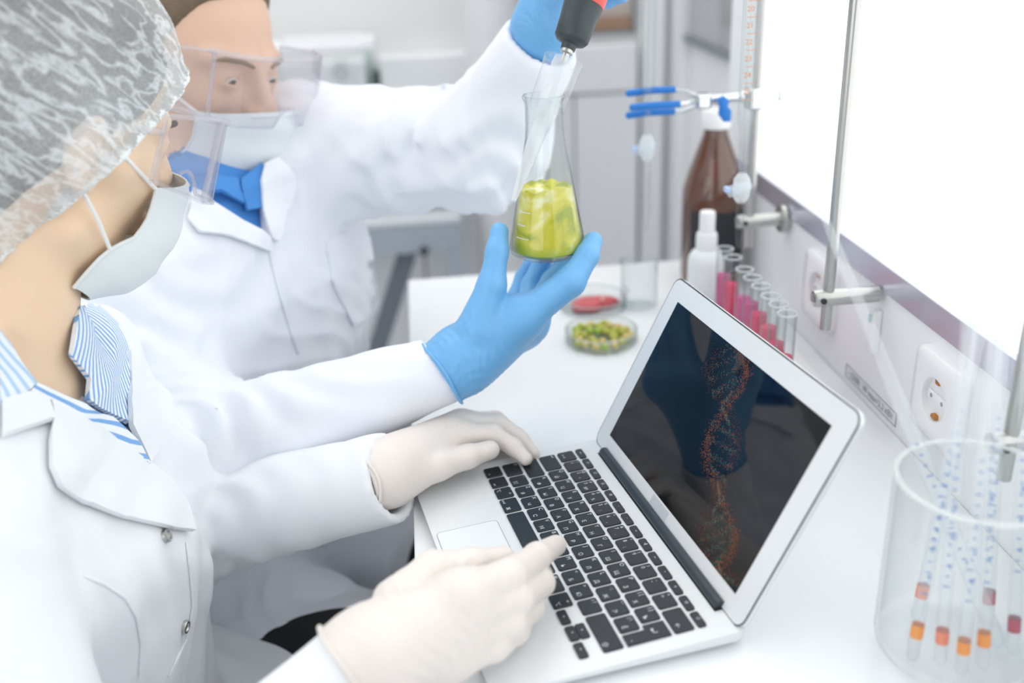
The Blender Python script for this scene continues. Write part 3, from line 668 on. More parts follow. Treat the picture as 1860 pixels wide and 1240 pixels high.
# lid
LD = np.cos(LA)*EY+np.sin(LA)*EZ; LN = -np.sin(LA)*EY+np.cos(LA)*EZ          # up the lid, out of the screen
LO = DK(.138, HY, HZ)
lid = obj('lid', prism(rrect(-.150, .000, .150, HO+.1447+.0195, .010, 6), LO-LN*.0052, EX, LD, LN, .0047, .0008), mat('silver_lid', '#e2e5e7', .32, metal=.3), lap)
obj('bezel_edge', tube([LO+EX*a+LD*b-LN*.0005 for a, b in (lambda q: q+[q[0]])(rrect(-.1495, .0005, .1495, HO+.1447+.019, .0098, 6))], .0006, 6, False), mat('dark_gasket', '#3a4248', .5), lid)
obj('bezel', prism(rrect(-.1488, .0012, .1488, HO+.1447+.0183, .0092, 6), LO-LN*.0006, EX, LD, LN, .0007), mat('white_bezel', '#e9ecee', .3, metal=.12), lid)
SW_, SH_ = .25555, .1447
scr = obj('screen', prism([(-SW_/2, HO), (SW_/2, HO), (SW_/2, HO+SH_), (-SW_/2, HO+SH_)], LO+LN*.00005, EX, LD, LN, .0003), mat('dark_glossy_screen', '#07090f', .03, spec=.45), lid)
obj('badge_strip', prism([(-.020, .0035), (.012, .0035), (.012, .0155), (-.020, .0155)], LO+LN*.0001, EX, LD, LN, .0002), mat('grey_sticker', '#c9cdd3', .35), lid)
# double helix of dots shown on the screen
def onscreen(x, y):
    r = ray(x, y); q = CC+r*(((LO-CC)@LN)/(r@LN)); q = q-LO; return q@EX, q@LD
rng = np.random.default_rng(3)
axis = [(1322, 632), (1322, 690), (1318, 760), (1308, 830), (1306, 900), (1303, 970), (1306, 1030), (1322, 1058)]
def axp(s): k = min(int(s), len(axis)-2); f = s-k; return np.array(axis[k])*(1-f)+np.array(axis[k+1])*f
dots = []
for i in range(5200):
    s = rng.uniform(0, 6.9); q = axp(s); amp = 30+6*math.sin(s*1.3)
    ph = s*1.45+.6; kind = rng.random()
    if kind < .36: x = q[0]+amp*math.sin(ph)+rng.normal()*5; c = 0
    elif kind < .60: x = q[0]-amp*math.sin(ph)+rng.normal()*7; c = 1
    else:
        s = round(s*2.6)/2.6+rng.normal()*.022; q = axp(max(0, min(6.9, s))); ph = s*1.45+.6; f = rng.uniform(-1, 1); x = q[0]+amp*math.sin(ph)*f; q = q+np.array([0, f*-14]); c = 2 if rng.random() < .55 else 0
    dots.append((x, q[1]+rng.normal()*4, c, rng.uniform(.5, 1.0)))
HM = [mat('helix_orange', '#3a1c0c', .5, emit=('#b5622c', .5)), mat('helix_rust', '#2c140c', .5, emit=('#8a4230', .45)), mat('helix_teal', '#0c2c2c', .5, emit=('#4aa096', .45))]
for c, nm in enumerate(('orange', 'rust', 'teal')):
    V = []; F = []
    for x, y, cc, sz in dots:
        if cc != c: continue
        a, b = onscreen(x, y)
        if not (-SW_/2+.001 < a < SW_/2-.001 and HO+.001 < b < HO+SH_-.001): continue
        h = .00048*sz; o3 = LO+LN*.00042; k = len(V)
        V += [o3+EX*(a-h)+LD*b, o3+EX*a+LD*(b-h), o3+EX*(a+h)+LD*b, o3+EX*a+LD*(b+h)]; F.append((k, k+1, k+2, k+3))
    dd = obj('helix_dots', mesh_from(V, F), HM[c], scr); dd['kind'] = 'stuff'; dd['label'] = 'glowing %s dots of the double helix picture' % nm
# ------------------------------------------------------------------ signed-distance modelling for people and gloves
def seg(P, a, b, ra, rb):
    a = np.asarray(a, float); b = np.asarray(b, float); ba = b-a; pa = P-a
    h = np.clip(pa@ba/(ba@ba+1e-12), 0, 1); q = pa-h[:, None]*ba
    return np.sqrt((q*q).sum(1))-(ra+(rb-ra)*h)
def smin(a, b, k):
    h = np.clip(.5+.5*(b-a)/k, 0, 1); return b+(a-b)*h-k*h*(1-h)
def smax(a, b, k): return -smin(-a, -b, k)
def chain(P, pts, rr, k=.006):
    d = None
    for i in range(len(pts)-1):
        e = seg(P, pts[i], pts[i+1], rr[i], rr[i+1]); d = e if d is None else smin(d, e, k)
    return d
def ell(P, c, r, R=None):
    q = P-np.asarray(c, float)
    if R is not None: q = q@R
    r = np.asarray(r, float); k0 = np.sqrt(((q/r)**2).sum(1)); k1 = np.sqrt(((q/(r*r))**2).sum(1))
    return k0*(k0-1)/(k1+1e-9)
def rot3(yaw, pitch=0, roll=0):
    y, p, r = map(math.radians, (yaw, pitch, roll)); cy, sy, cp, sp, cr, sr = math.cos(y), math.sin(y), math.cos(p), math.sin(p), math.cos(r), math.sin(r)
    return np.array([[cy, -sy, 0], [sy, cy, 0], [0, 0, 1]])@np.array([[cp, 0, sp], [0, 1, 0], [-sp, 0, cp]])@np.array([[1, 0, 0], [0, cr, -sr], [0, sr, cr]])
def sdf_mesh(fn, lo, hi, h, relax=1):
    """sparse surface nets: coarse pass, then the fine grid only near the surface"""
    lo = np.asarray(lo, float); hi = np.asarray(hi, float); B = 5
    n = (np.ceil((hi-lo)/h/B).astype(int)+1)*B; nc = n//B
    g = np.stack(np.meshgrid(*[lo[i]+(np.arange(nc[i])+.5)*B*h-.5*h for i in range(3)], indexing='ij'), -1).reshape(-1, 3)
    dc = fn(g).reshape(nc); act = np.abs(dc) < B*h*1.25
    val = np.repeat(np.repeat(np.repeat(dc, B, 0), B, 1), B, 2).astype(np.float32)
    msk = np.repeat(np.repeat(np.repeat(act, B, 0), B, 1), B, 2); ix = np.argwhere(msk)
    val[msk] = fn(lo+ix*h)
    s = val < 0
    c = [(i, j, k) for i in (0, 1) for j in (0, 1) for k in (0, 1)]
    sl = lambda i, j, k: (slice(i, n[0]-1+i), slice(j, n[1]-1+j), slice(k, n[2]-1+k))
    cnt = sum(s[sl(*q)].astype(np.int8) for q in c); cells = np.argwhere((cnt > 0) & (cnt < 8))
    V = {q: val[cells[:, 0]+q[0], cells[:, 1]+q[1], cells[:, 2]+q[2]] for q in c}
    acc = np.zeros((len(cells), 3)); num = np.zeros(len(cells))
    for q in c:
        for ax in range(3):
            if q[ax]: continue
            r = list(q); r[ax] = 1; r = tuple(r); a, b = V[q], V[r]; m = (a < 0) != (b < 0)
            t = np.where(m, a/np.where(m, a-b, 1), 0); p = np.tile(np.array(q, float), (len(cells), 1)); p[:, ax] = t
            acc += p*m[:, None]; num += m
    pos = lo+(cells+acc/num[:, None])*h
    idx = -np.ones(n-1, np.int64); idx[tuple(cells.T)] = np.arange(len(cells)); F = []
    for ax in range(3):
        a1, a2 = (ax+1) % 3, (ax+2) % 3
        s0 = [slice(None)]*3; s1 = [slice(None)]*3; s0[ax] = slice(0, -1); s1[ax] = slice(1, None)
        e = np.argwhere(s[tuple(s0)] != s[tuple(s1)]); e = e[(e[:, a1] > 0) & (e[:, a2] > 0) & (e[:, a1] < n[a1]-1) & (e[:, a2] < n[a2]-1)]
        def at(d1, d2):
            q = e.copy(); q[:, a1] -= d1; q[:, a2] -= d2; return idx[tuple(q.T)]
        f = np.stack([at(1, 1), at(0, 1), at(0, 0), at(1, 0)], 1); fl = ~s[tuple(e.T)]
        f[fl] = f[fl][:, ::-1]; F.append(f[(f >= 0).all(1)])
    F = np.concatenate(F)
    for _ in range(relax):                                    # light Laplacian smoothing
        sm = np.zeros_like(pos); ct = np.zeros(len(pos))
        for a in range(4):
            i, j = F[:, a], F[:, (a+1) % 4]
            np.add.at(sm, i, pos[j]); np.add.at(ct, i, 1); np.add.at(sm, j, pos[i]); np.add.at(ct, j, 1)
        pos = pos*.5+.5*sm/np.maximum(ct, 1)[:, None]
    return fast_mesh(pos, F)
def fast_mesh(pos, F, smooth=True):
    me = bpy.data.meshes.new('m'); me.vertices.add(len(pos)); me.vertices.foreach_set('co', np.ascontiguousarray(pos, np.float32).ravel())
    k = F.shape[1]; me.loops.add(F.size); me.loops.foreach_set('vertex_index', F.ravel().astype(np.int32))
    me.polygons.add(len(F)); me.polygons.foreach_set('loop_start', np.arange(0, F.size, k, dtype=np.int32)); me.polygons.foreach_set('loop_total', np.full(len(F), k, np.int32))
    if smooth: me.polygons.foreach_set('use_smooth', np.ones(len(F), bool))
    me.update(calc_edges=True); me.validate(); return me
def culled(fn, lo, hi):
    lo, hi = np.asarray(lo)-.02, np.asarray(hi)+.02
    def f(P):
        m = ((P > lo) & (P < hi)).all(1); d = np.maximum(np.maximum(lo-P, P-hi).max(1), 0)+.02
        if m.any(): d[m] = fn(P[m])
        return d
    return f
def bounds(pts, pad): p = np.array(pts); return p.min(0)-pad, p.max(0)+pad
def trace(fn, px, tmin=.4, tmax=1.8, n=90):
    """where the sight lines through these photo points first meet the body: used to seat cloth pieces on it"""
    D = np.array([ray(*q) for q in px]); L = np.linalg.norm(D, axis=1); D = D/L[:, None]; t = np.full(len(px), tmin); hit = np.zeros(len(px), bool)
    for _ in range(n):
        d = fn(CC+D*t[:, None]); hit |= d < .0004; t = np.where(hit, t, np.minimum(t+np.maximum(d, .0003)*.8, tmax))
    return CC+D*t[:, None], hit
def grad(fn, P, e=.004):
    g = np.stack([fn(P+np.eye(3)[i]*e)-fn(P-np.eye(3)[i]*e) for i in range(3)], 1); return g/(np.linalg.norm(g, axis=1)[:, None]+1e-9)
def soft(v): return np.sqrt(v*v+.025)
def rip(P, d, wl, seed=0, warp=.35):
    """smooth irregular ripples across direction d"""
    r = np.random.default_rng(seed); d = np.asarray(d, float); d = d/np.linalg.norm(d); u, v, _ = frame_of(d); k = 2*math.pi/wl
    ph = warp*wl*(np.sin(P@u*k*.43+r.uniform(0, 6))+np.sin(P@v*k*.37+r.uniform(0, 6)))
    return np.sin((P@d+ph)*k+r.uniform(0, 6))*(.6+.4*np.sin(P@u*k*.31+P@v*k*.23+r.uniform(0, 6)))
from mathutils.geometry import delaunay_2d_cdt
def cloth_patch(fn, outline, off, th, step=7, fold=None):
    """a solid sheet of cloth seated on the surface fn, outlined by photo points; fold(px)->extra lift"""
    o = []
    for i in range(len(outline)):
        a, b = np.array(outline[i], float), np.array(outline[(i+1) % len(outline)], float); m = max(1, int(np.linalg.norm(b-a)/step))
        o += [a+(b-a)*k/m for k in range(m)]
    xs = np.array(o); nb = len(o); gx = np.arange(xs[:, 0].min(), xs[:, 0].max(), step); gy = np.arange(xs[:, 1].min(), xs[:, 1].max(), step)
    G = [np.array((x+(step*.5 if j % 2 else 0), y)) for j, y in enumerate(gy) for x in gx]
    def inside(q):
        r = False
        for i in range(nb):
            a, b = o[i], o[i-1]
            if (a[1] > q[1]) != (b[1] > q[1]) and q[0] < (b[0]-a[0])*(q[1]-a[1])/(b[1]-a[1])+a[0]: r = not r
        return r
    G = [q for q in G if inside(q) and np.min(((xs-q)**2).sum(1)) > (step*.6)**2]
    vs, es, fs, *_ = delaunay_2d_cdt([Vector(q) for q in o]+[Vector(q) for q in G], [(i, (i+1) % nb) for i in range(nb)], [], 1, 1e-4)
    px = np.array([tuple(v) for v in vs]); P, hit = trace(fn, px); N = grad(fn, P, .006)
    for _ in range(3): pass
    lift = np.full(len(px), off) if fold is None else off+np.array([fold(q) for q in px])
    A = P+N*(lift+th)[:, None]; Bm = P+N*(lift-.002)[:, None]; m = len(px)
    F = [tuple(f) for f in fs]; ed = {}
    for f in F:
        for a, b in zip(f, f[1:]+f[:1]): ed[(a, b)] = ed.get((a, b), 0)+1
    bd = [(a, b) for (a, b) in ed if (b, a) not in ed]
    faces = F+[tuple(m+i for i in f[::-1]) for f in F]+[(b, a, m+a, m+b) for a, b in bd]
    me = mesh_from(np.concatenate([A, Bm]), faces, True); bm = bmesh.new(); bm.from_mesh(me); bmesh.ops.recalc_face_normals(bm, faces=bm.faces); bm.to_mesh(me); bm.free(); shade(me, 60); return me

# ------------------------------------------------------------------ materials for people
COATW = mat('white_coat_cotton', '#f1f4fb', .75, var=(18, .02), bump=(900, .08), sheen=.2)
COATW2 = mat('white_coat_cotton_cool', '#f1f4f8', .75, var=(18, .02), bump=(900, .08), sheen=.2)
LATEX = mat('cream_latex', '#ece4de', .5, var=(30, .05), bump=(350, .12), sss=.08)
NITR = mat('blue_nitrile', '#74b6ea', .42, var=(25, .06), bump=(420, .12), sss=.05)
SKINW = mat('tan_skin', '#f9dabb', .5, var=(25, .08), sss=.12)
SKINM = mat('fair_skin', '#e9c3ac', .5, var=(25, .08), sss=.12)
MASKM = mat('pale_mask_fabric', '#e9eff0', .7, bump=(500, .15), var=(60, .03))
CLEARP = glass('clear_goggle_plastic', (.96, .96, .97), (.80, .80, .86), .06, milk=.05)
CLEARP2 = glass('clear_goggle_frame', (.95, .95, .97), (.78, .78, .86), .1, milk=.22)

# ------------------------------------------------------------------ gloved hands
def hand_fn(palm, fingers, thumb, wrist, webk=.010, tk=.006):
    """palm: list of (a,b,ra,rb) bones; fingers: list of (pts,radii); wrist: (pts,radii)"""
    def fn(P):
        d = chain(P, wrist[0], wrist[1], .012)
        for a, b, ra, rb in palm: d = smin(d, seg(P, a, b, ra, rb), .016)
        f = None
        for pts, rr in fingers:
            e = chain(P, pts, rr, .004); f = e if f is None else smin(f, e, .0022)
        d = smin(d, f, webk)
        d = smin(d, chain(P, thumb[0], thumb[1], .006), tk)
        return d
    return fn
def glove_wrinkles(fn, centres, amp=.0007):
    def g(P):
        d = fn(P)
        for c, dr, wl, rad in centres:
            q = P-np.asarray(c); w_ = np.exp(-(q*q).sum(1)/(rad*rad)); d = d-amp*w_*(1-np.abs(rip(P, dr, wl, int(wl*1e5), .25)))
        return d
    return g
# ---- hands (joint positions read off the photo, then given their own depth)
def pts(*q): return [PD(*a) for a in q]
def ptz(*q): return [PZ(*a) for a in q]
# woman's left hand: palm down on the far end of the keyboard
WLw = pts((655, 878, .876), (702, 858, .893), (735, 845, .905))
wl_m = pts((826, 792, .945), (838, 772, .962), (838, 768, .980), (828, 776, .996))
wl_palm = [(WLw[1], wl_m[0], .023, .0125), (WLw[1], wl_m[1], .024, .0125), (WLw[1], wl_m[2], .022, .012), (WLw[1], wl_m[3], .020, .011)]
wl_f = [(pts((826, 792, .945), (893, 788, .952), (932, 811, .948), (955, 833, .943)), (.0118, .0098, .0082, .0066)),
        (pts((838, 772, .962), (905, 770, .972), (946, 799, .967), (969, 824, .961)), (.0118, .0098, .0082, .0066)),
        (pts((838, 768, .980), (900, 764, .990), (940, 792, .986), (962, 818, .980)), (.0115, .0095, .008, .0066)),
        (pts((828, 776, .996), (880, 772, 1.004), (912, 793, 1.002), (932, 812, .998)), (.0105, .0085, .0072, .006))]
wl_t = (pts((738, 860, .894), (795, 845, .906), (850, 829, .919), (890, 817, .930)), (.020, .0130, .0104, .0090))
WL = hand_fn(wl_palm, wl_f, wl_t, (WLw, (.0262, .0256, .0255)), .010, .004)
WLg = glove_wrinkles(WL, [(wl_t[0][1], wl_t[0][2]-wl_t[0][1], .006, .018), (wl_f[0][0][1], wl_f[0][0][1]-wl_f[0][0][0], .005, .014), (PD(800, 790, .93), (1, .3, .2), .009, .035), (WLw[1], (1, 0, .2), .007, .03)], .0011)
# woman's right hand: edge of the hand on the laptop, back towards the viewer
WRw = ptz((612, 1236, .044), (676, 1192, .052), (722, 1152, .055))
wr_m = ptz((838, 1082, .072), (842, 1114, .060), (832, 1154, .046), (812, 1190, .034))
wr_palm = [(WRw[1], wr_m[0], .022, .0130), (WRw[1], wr_m[1], .026, .0155), (WRw[1], wr_m[2], .024, .0145), (WRw[1], wr_m[3], .022, .0135), (wr_m[0], wr_m[3], .014, .013)]
wr_f = [(ptz((838, 1082, .072), (925, 1046, .069), (976, 1010, .056), (1010, 990, .043)), (.0148, .0118, .0102, .0082)),
        (ptz((842, 1114, .060), (938, 1084, .055), (982, 1058, .042), (984, 1042, .030)), (.0148, .0122, .0102, .0085)),
        (ptz((832, 1154, .046), (925, 1128, .042), (964, 1103, .031), (970, 1086, .024)), (.0140, .0118, .0098, .0082)),
        (ptz((812, 1190, .034), (898, 1170, .031), (938, 1146, .024), (950, 1128, .0205)), (.0130, .0108, .0088, .0074))]
wr_t = (ptz((728, 1098, .062), (786, 1036, .070), (856, 1024, .066), (914, 1014, .056)), (.020, .0125, .0104, .0092))
WR = hand_fn(wr_palm, wr_f, wr_t, (WRw, (.0345, .0285, .0275)), .010, .0035)
WRg = glove_wrinkles(WR, [(PZ(740, 1150, .06), (.8, .5, .3), .021, .05), (PZ(860, 1100, .06), (.9, -.3, -.3), .017, .05), (PZ(810, 1170, .04), (.6, .7, .2), .019, .04), (WRw[0], (.8, .2, .5), .016, .035), (wr_t[0][1], (1, 0, .2), .006, .02)], .0014)
# man's right hand: cradling the flask
MRw = pts((800, 680, .942), (842, 652, .945), (872, 626, .945))
mr_m = pts((948, 578, .938), (962, 588, .962), (956, 598, .985), (942, 610, 1.004))
mr_palm = [(MRw[1], mr_m[0], .025, .0165), (MRw[1], mr_m[1], .026, .0165), (MRw[1], mr_m[2], .024, .0155), (MRw[1], mr_m[3], .022, .014), (PD(885, 590, .935), PD(925, 560, .935), .016, .012)]
mr_f = [(pts((948, 578, .938), (1036, 512, .925), (1066, 464, .930), (1077, 438, .938)), (.0165, .0138, .0112, .0092)),
        (pts((962, 588, .962), (1004, 512, .990), (1030, 476, .994), (1040, 452, .990)), (.0155, .0118, .0098, .0085)),
        (pts((956, 598, .985), (966, 520, 1.012), (984, 478, 1.010), (994, 450, 1.000)), (.0150, .0112, .0094, .0082)),
        (pts((942, 610, 1.004), (938, 540, 1.034), (950, 505, 1.036), (962, 480, 1.026)), (.0135, .0098, .0084, .0074))]
mr_t = (pts((868, 596, .930), (893, 518, .925), (903, 456, .926), (907, 420, .930)), (.020, .0130, .0098, .0086))
MR = hand_fn(mr_palm, mr_f, mr_t, (MRw, (.0325, .0275, .0265)), .014)
MRg = glove_wrinkles(MR, [(mr_t[0][2], (0, 0, 1), .006, .014), (PD(960, 590, .925), (.7, .3, -.6), .010, .035), (PD(860, 645, .925), (.9, 0, .5), .015, .045), (PD(830, 660, .93), (.3, .2, -.9), .017, .03), (PD(1035, 505, .915), (.7, .2, .5), .006, .02)], .0011)
# man's left hand: round the tool handle at the top edge
MLw = pts((968, 108, 1.035), (992, 48, 1.012), (1004, 8, 1.0))
ml_m = pts((1012, -6, .990), (1016, -32, .990), (1018, -58, .990), (1020, -84, .992))
ml_palm = [(MLw[1], m, .027, .016) for m in ml_m]+[(MLw[1], PD(1010, 40, .985), .022, .014)]
ml_f = [(pts((1012, -2+dy, .99), (1062, -2+dy, 1.008), (1104, -4+dy*.9, .992), (1128, -10+dy*.9, .972)), (.0135, .0110, .0095, .0085)) for dy in (0, -30, -60, -88)]
ml_t = (pts((1000, 20, .985), (1022, -40, .955), (1040, -80, .935), (1062, -118, .930)), (.019, .0125, .0105, .009))
ML = hand_fn(ml_palm, ml_f, ml_t, (MLw, (.027, .027, .028)))
MLg = glove_wrinkles(ML, [(PD(1000, 40, .98), (1, 0, .3), .012, .05)], .0012)
WLb = hand_fn(wl_palm, wl_f, wl_t, (WLw, (.016, .0215, .0240)), .010, .004)
WRb = hand_fn(wr_palm, wr_f, wr_t, (WRw, (.013, .0190, .0250)), .010, .0035)
MRb = hand_fn(mr_palm, mr_f, mr_t, (MRw, (.012, .0180, .0225)), .014)
MLb = hand_fn(ml_palm, ml_f, ml_t, (MLw, (.013, .0200, .0250)))
def hand_box(palm, fingers, thumb, wr, pad=.044):
    return bounds([p for a in palm for p in a[:2]]+[p for f in fingers for p in f[0]]+list(thumb[0])+list(wr), pad)

# ------------------------------------------------------------------ flask and tool
FB = PD(995, 458, .952)
fl = thing('erlenmeyer_flask', FB, 'conical glass flask of yellow-green pulp held in a blue glove', 'flask')
fp = [(0, .0006), (.031, 0), (.0352, .0025), (.0362, .007), (.0352, .015), (.0200, .098), (.0180, .110), (.0172, .122), (.0172, .142), (.0190, .1455), (.0196, .1475), (.0186, .149), (.0170, .1475), (.0160, .140), (.0160, .121), (.0188, .098), (.0340, .015), (.0345, .006), (.030, .0025), (0, .0025)]
obj('flask_wall', lathe(fp, FB, n=64), GLASS, fl)
def pulp():
    m = bpy.data.materials.new('yellow_green_pulp'); m.use_nodes = True; nt = m.node_tree; b = nt.nodes['Principled BSDF']; b.inputs['Roughness'].default_value = .35
    tc = nt.nodes.new('ShaderNodeTexCoord'); n1 = nt.nodes.new('ShaderNodeTexNoise'); n1.inputs['Scale'].default_value = 38; n1.inputs['Detail'].default_value = 5; n1.inputs['Distortion'].default_value = .6
    nt.links.new(tc.outputs['Object'], n1.inputs['Vector']); sp = nt.nodes.new('ShaderNodeSeparateXYZ'); nt.links.new(tc.outputs['Generated'], sp.inputs[0])
    cr = nt.nodes.new('ShaderNodeValToRGB'); e = cr.color_ramp.elements; e[0].position = .36; e[0].color = (*lin('#aab50f'), 1); e[1].position = .66; e[1].color = (*lin('#f6f2c0'), 1)
    for p, c in ((.46, '#d8cf1c'), (.56, '#e6dd55')): x = e.new(p); x.color = (*lin(c), 1)
    nt.links.new(n1.outputs['Fac'], cr.inputs[0]); mr_ = nt.nodes.new('ShaderNodeMapRange'); mr_.inputs[1].default_value = .03; mr_.inputs[2].default_value = .22; mr_.inputs[3].default_value = 1; mr_.inputs[4].default_value = 0
    nt.links.new(sp.outputs[2], mr_.inputs[0]); mx = nt.nodes.new('ShaderNodeMix'); mx.data_type = 'RGBA'; mx.inputs[7].default_value = (*lin('#a3b80e'), 1)
    nt.links.new(mr_.outputs[0], mx.inputs[0]); nt.links.new(cr.outputs[0], mx.inputs[6]); nt.links.new(mx.outputs[2], b.inputs['Base Color'])
    b.inputs['Subsurface Weight'].default_value = .3; b.inputs['Subsurface Radius'].default_value = (.01, .01, .003); return m
lvl = .064; rl = .0352+(.0200-.0352)*(lvl-.015)/.083-.0017
n = 48; prof = [(0, .003), (.0300, .003), (.0340, .0065), (.0334, .015), (rl, lvl), (rl*.8, lvl+.001), (rl*.4, lvl-.001), (0, lvl)]
lq = lathe(prof, FB, n=48)
for v in lq.vertices:
    if v.co.z > FB[2]+lvl-.003: v.co.z += .0022*math.sin(v.co.x*330+1)*math.cos(v.co.y*290)
obj('pulp', lq, pulp(), fl)
gr = []
for i, h in enumerate((.022, .034, .046)):
    r = .0352+(.02-.0352)*(h-.015)/.083+.0002
    for k in range(6 if i % 2 == 0 else 4):
        a_ = math.radians(208+k*4.5); gr.append(box((FB[0]+r*math.cos(a_)-.0009, FB[1]+r*math.sin(a_)-.0004, FB[2]+h), (FB[0]+r*math.cos(a_)+.0009, FB[1]+r*math.sin(a_)+.0002, FB[2]+h+.0007)))
obj('graduation_print', join(*gr), LEGEND, fl)
RIM = FB+np.array([0, 0, .1475]); rd = (RIM-CC)@CR[2]
A0 = PD(1028, 98, rd); AX = PD(1054, 25, rd)-PD(1028, 98, rd); AX /= np.linalg.norm(AX)
tool = thing('hand_homogenizer', A0, 'red and black hand tool lowering a clear shaft into the flask', 'hand tool')
RED = mat('coral_red_plastic', '#e0554f', .4, var=(40, .05))
obj('collar', lathe([(0, .004), (.0065, .004), (.0070, .009), (.0135, .0115), (.0158, .0145), (.0166, .030), (.0180, .046), (.0184, .0475)], A0, AX, 40), mat('charcoal_collar', '#3a4346', .45, var=(30, .1)), tool)
obj('grip', lathe([(.0184, .0475), (.0188, .049), (.0192, .070), (.0198, .120), (.0180, .150), (.0100, .160), (0, .161)], A0, AX, 40), RED, tool)
obj('coupling', lathe([(.0028, .006), (.0058, .006), (.0058, .001), (.0035, .0), (.0035, -.008), (0, -.008)], A0, AX, 20), STEEL, tool)
obj('shaft', lathe([(.0090, -.004), (.0098, -.010), (.0096, -.040), (.0070, -.085), (.0040, -.125), (.0022, -.140), (0, -.141)], A0, AX, 28), glass('frosted_shaft', (.97, .98, .99), (.86, .88, .92), .12, milk=.38), tool)
obj('splash_sleeve', lathe([(.0185, -.006), (.0172, -.018), (.0168, -.050), (.0163, -.051)], A0, AX, 40), glass('clear_sleeve', (.97, .975, .98), (.86, .87, .89), .06, milk=.10), tool)
# ------------------------------------------------------------------ heads
def head_parts(Hc, Rh, lid=.0040, scale=1.0):
    def loc(P): return (P-Hc)@Rh/scale
    def skull(q):
        a = np.abs(q[:, 1]); qs = np.stack([q[:, 0], a, q[:, 2]], 1)
        d = ell(q, (-.012, 0, .046), (.098, .0765, .092))
        d = smin(d, ell(q, (.030, 0, -.015), (.068, .060, .075)), .03)
        d = smin(d, seg(qs, (.010, .050, -.060), (.080, .010, -.098), .018, .017), .022)            # jaw
        d = smin(d, ell(q, (.083, 0, -.098), (.017, .018, .015)), .015)                             # chin
        d = smin(d, seg(qs, (.062, .042, -.012), (.030, .062, -.002), .014, .012), .02)             # cheek bone
        d = smin(d, seg(qs, (.088, .012, .036), (.066, .052, .036), .008, .009), .012)              # brow ridge
        d = smax(d, -ell(qs, (.100, .033, .017), (.020, .019, .012)), .012)                         # eye socket
        d = smin(d, ell(qs, (.0765, .032, .017), (.0140, .0150, .0135)), .005)                      # lids
        d = smax(d, -ell(qs, (.0905, .032, .0165), (.0085, .0118, lid)), .0025)
        d = smin(d, seg(q, (.088, 0, .030), (.112, 0, -.010), .0065, .0105), .009)                  # nose
        d = smin(d, ell(qs, (.104, .011, -.014), (.010, .0070, .0075)), .006)
        d = smin(d, ell(q, (.092, 0, -.048), (.013, .024, .006)), .008)                             # upper lip
        d = smin(d, ell(q, (.090, 0, -.060), (.012, .020, .0065)), .006)
        Re = rot3(20, 0, 0); qe = np.stack([q[:, 0], a, q[:, 2]], 1)
        e = ell(qe, (-.004, .079, .0), (.017, .0075, .031), Re); e = smax(e, -ell(qe, (.003, .084, .002), (.010, .006, .017), Re), .004)
        e = smin(e, ell(qe, (.004, .075, -.026), (.007, .005, .008)), .004)
        return smin(d, e, .006)
    return loc, skull
def tri_strip_surface(fn_uv, nu, nv, th=.0):
    V = [fn_uv(i/(nu-1), j/(nv-1)) for j in range(nv) for i in range(nu)]
    F = [(j*nu+i, j*nu+i+1, (j+1)*nu+i+1, (j+1)*nu+i) for j in range(nv-1) for i in range(nu-1)]
    me = mesh_from(V, F, True)
    if th:
        bm = bmesh.new(); bm.from_mesh(me); bmesh.ops.recalc_face_normals(bm, faces=bm.faces); bmesh.ops.solidify(bm, geom=bm.faces[:], thickness=th); bm.to_mesh(me); bm.free(); shade(me, 60)
    return me
def face_mask(Hc, Rh, parent, s=1.0):
    W_ = lambda x, y, z: Hc+Rh@(np.array([x, y, z])*s)
    ctr = [(.121, -.004), (.127, -.022), (.128, -.045), (.124, -.070), (.115, -.096), (.092, -.118), (.058, -.126)]
    sid = [(.070, .062, -.016), (.070, .062, -.030), (.068, .062, -.046), (.060, .063, -.060), (.044, .063, -.070), (.034, .060, -.084), (.026, .050, -.110)]
    def f(u, v):
        t = v*(len(ctr)-1); k = min(int(t), len(ctr)-2); w_ = t-k; w_ = w_*w_*(3-2*w_) if 0 else w_
        cx_, cz_ = [ctr[k][i]*(1-w_)+ctr[k+1][i]*w_ for i in (0, 1)]; sx, sy, sz = [sid[k][i]*(1-w_)+sid[k+1][i]*w_ for i in (0, 1, 2)]
        ph = (u-.5)*math.pi; c = abs(math.cos(ph))**.75; ss = math.copysign(abs(math.sin(ph))**.95, ph)
        pleat = .0016*math.sin(v*3*2*math.pi)*c
        return W_(sx+(cx_-sx)*c+pleat, sy*ss, sz+(cz_-sz)*c**1.3)
    m = obj('face_mask', tri_strip_surface(f, 41, 46, .0016), MASKM, parent)
    for sd in (1, -1):
        u = 1 if sd > 0 else 0
        obj('mask_edge', tube([f(u, v/10) for v in range(11)], .0017, 8), MASKM, m)
    obj('nose_wire', tube([f(.3+.4*k/10, .035) for k in range(11)], .0016, 8), MASKM, m)
    LO_ = mat('white_elastic', '#f3f4f2', .6)
    for sd in (1, -1):
        u = 1 if sd > 0 else 0
        obj('ear_loop', tube([f(u, .02), W_(.022, sd*.0795, .006), W_(-.004, sd*.0835, .022), W_(-.012, sd*.080, .026)], .0017, 8), LO_, m)
        obj('ear_loop', tube([f(u, .70), W_(.020, sd*.0735, -.050), W_(-.004, sd*.0800, -.026), W_(-.014, sd*.082, -.012)], .0017, 8), LO_, m)
    return m
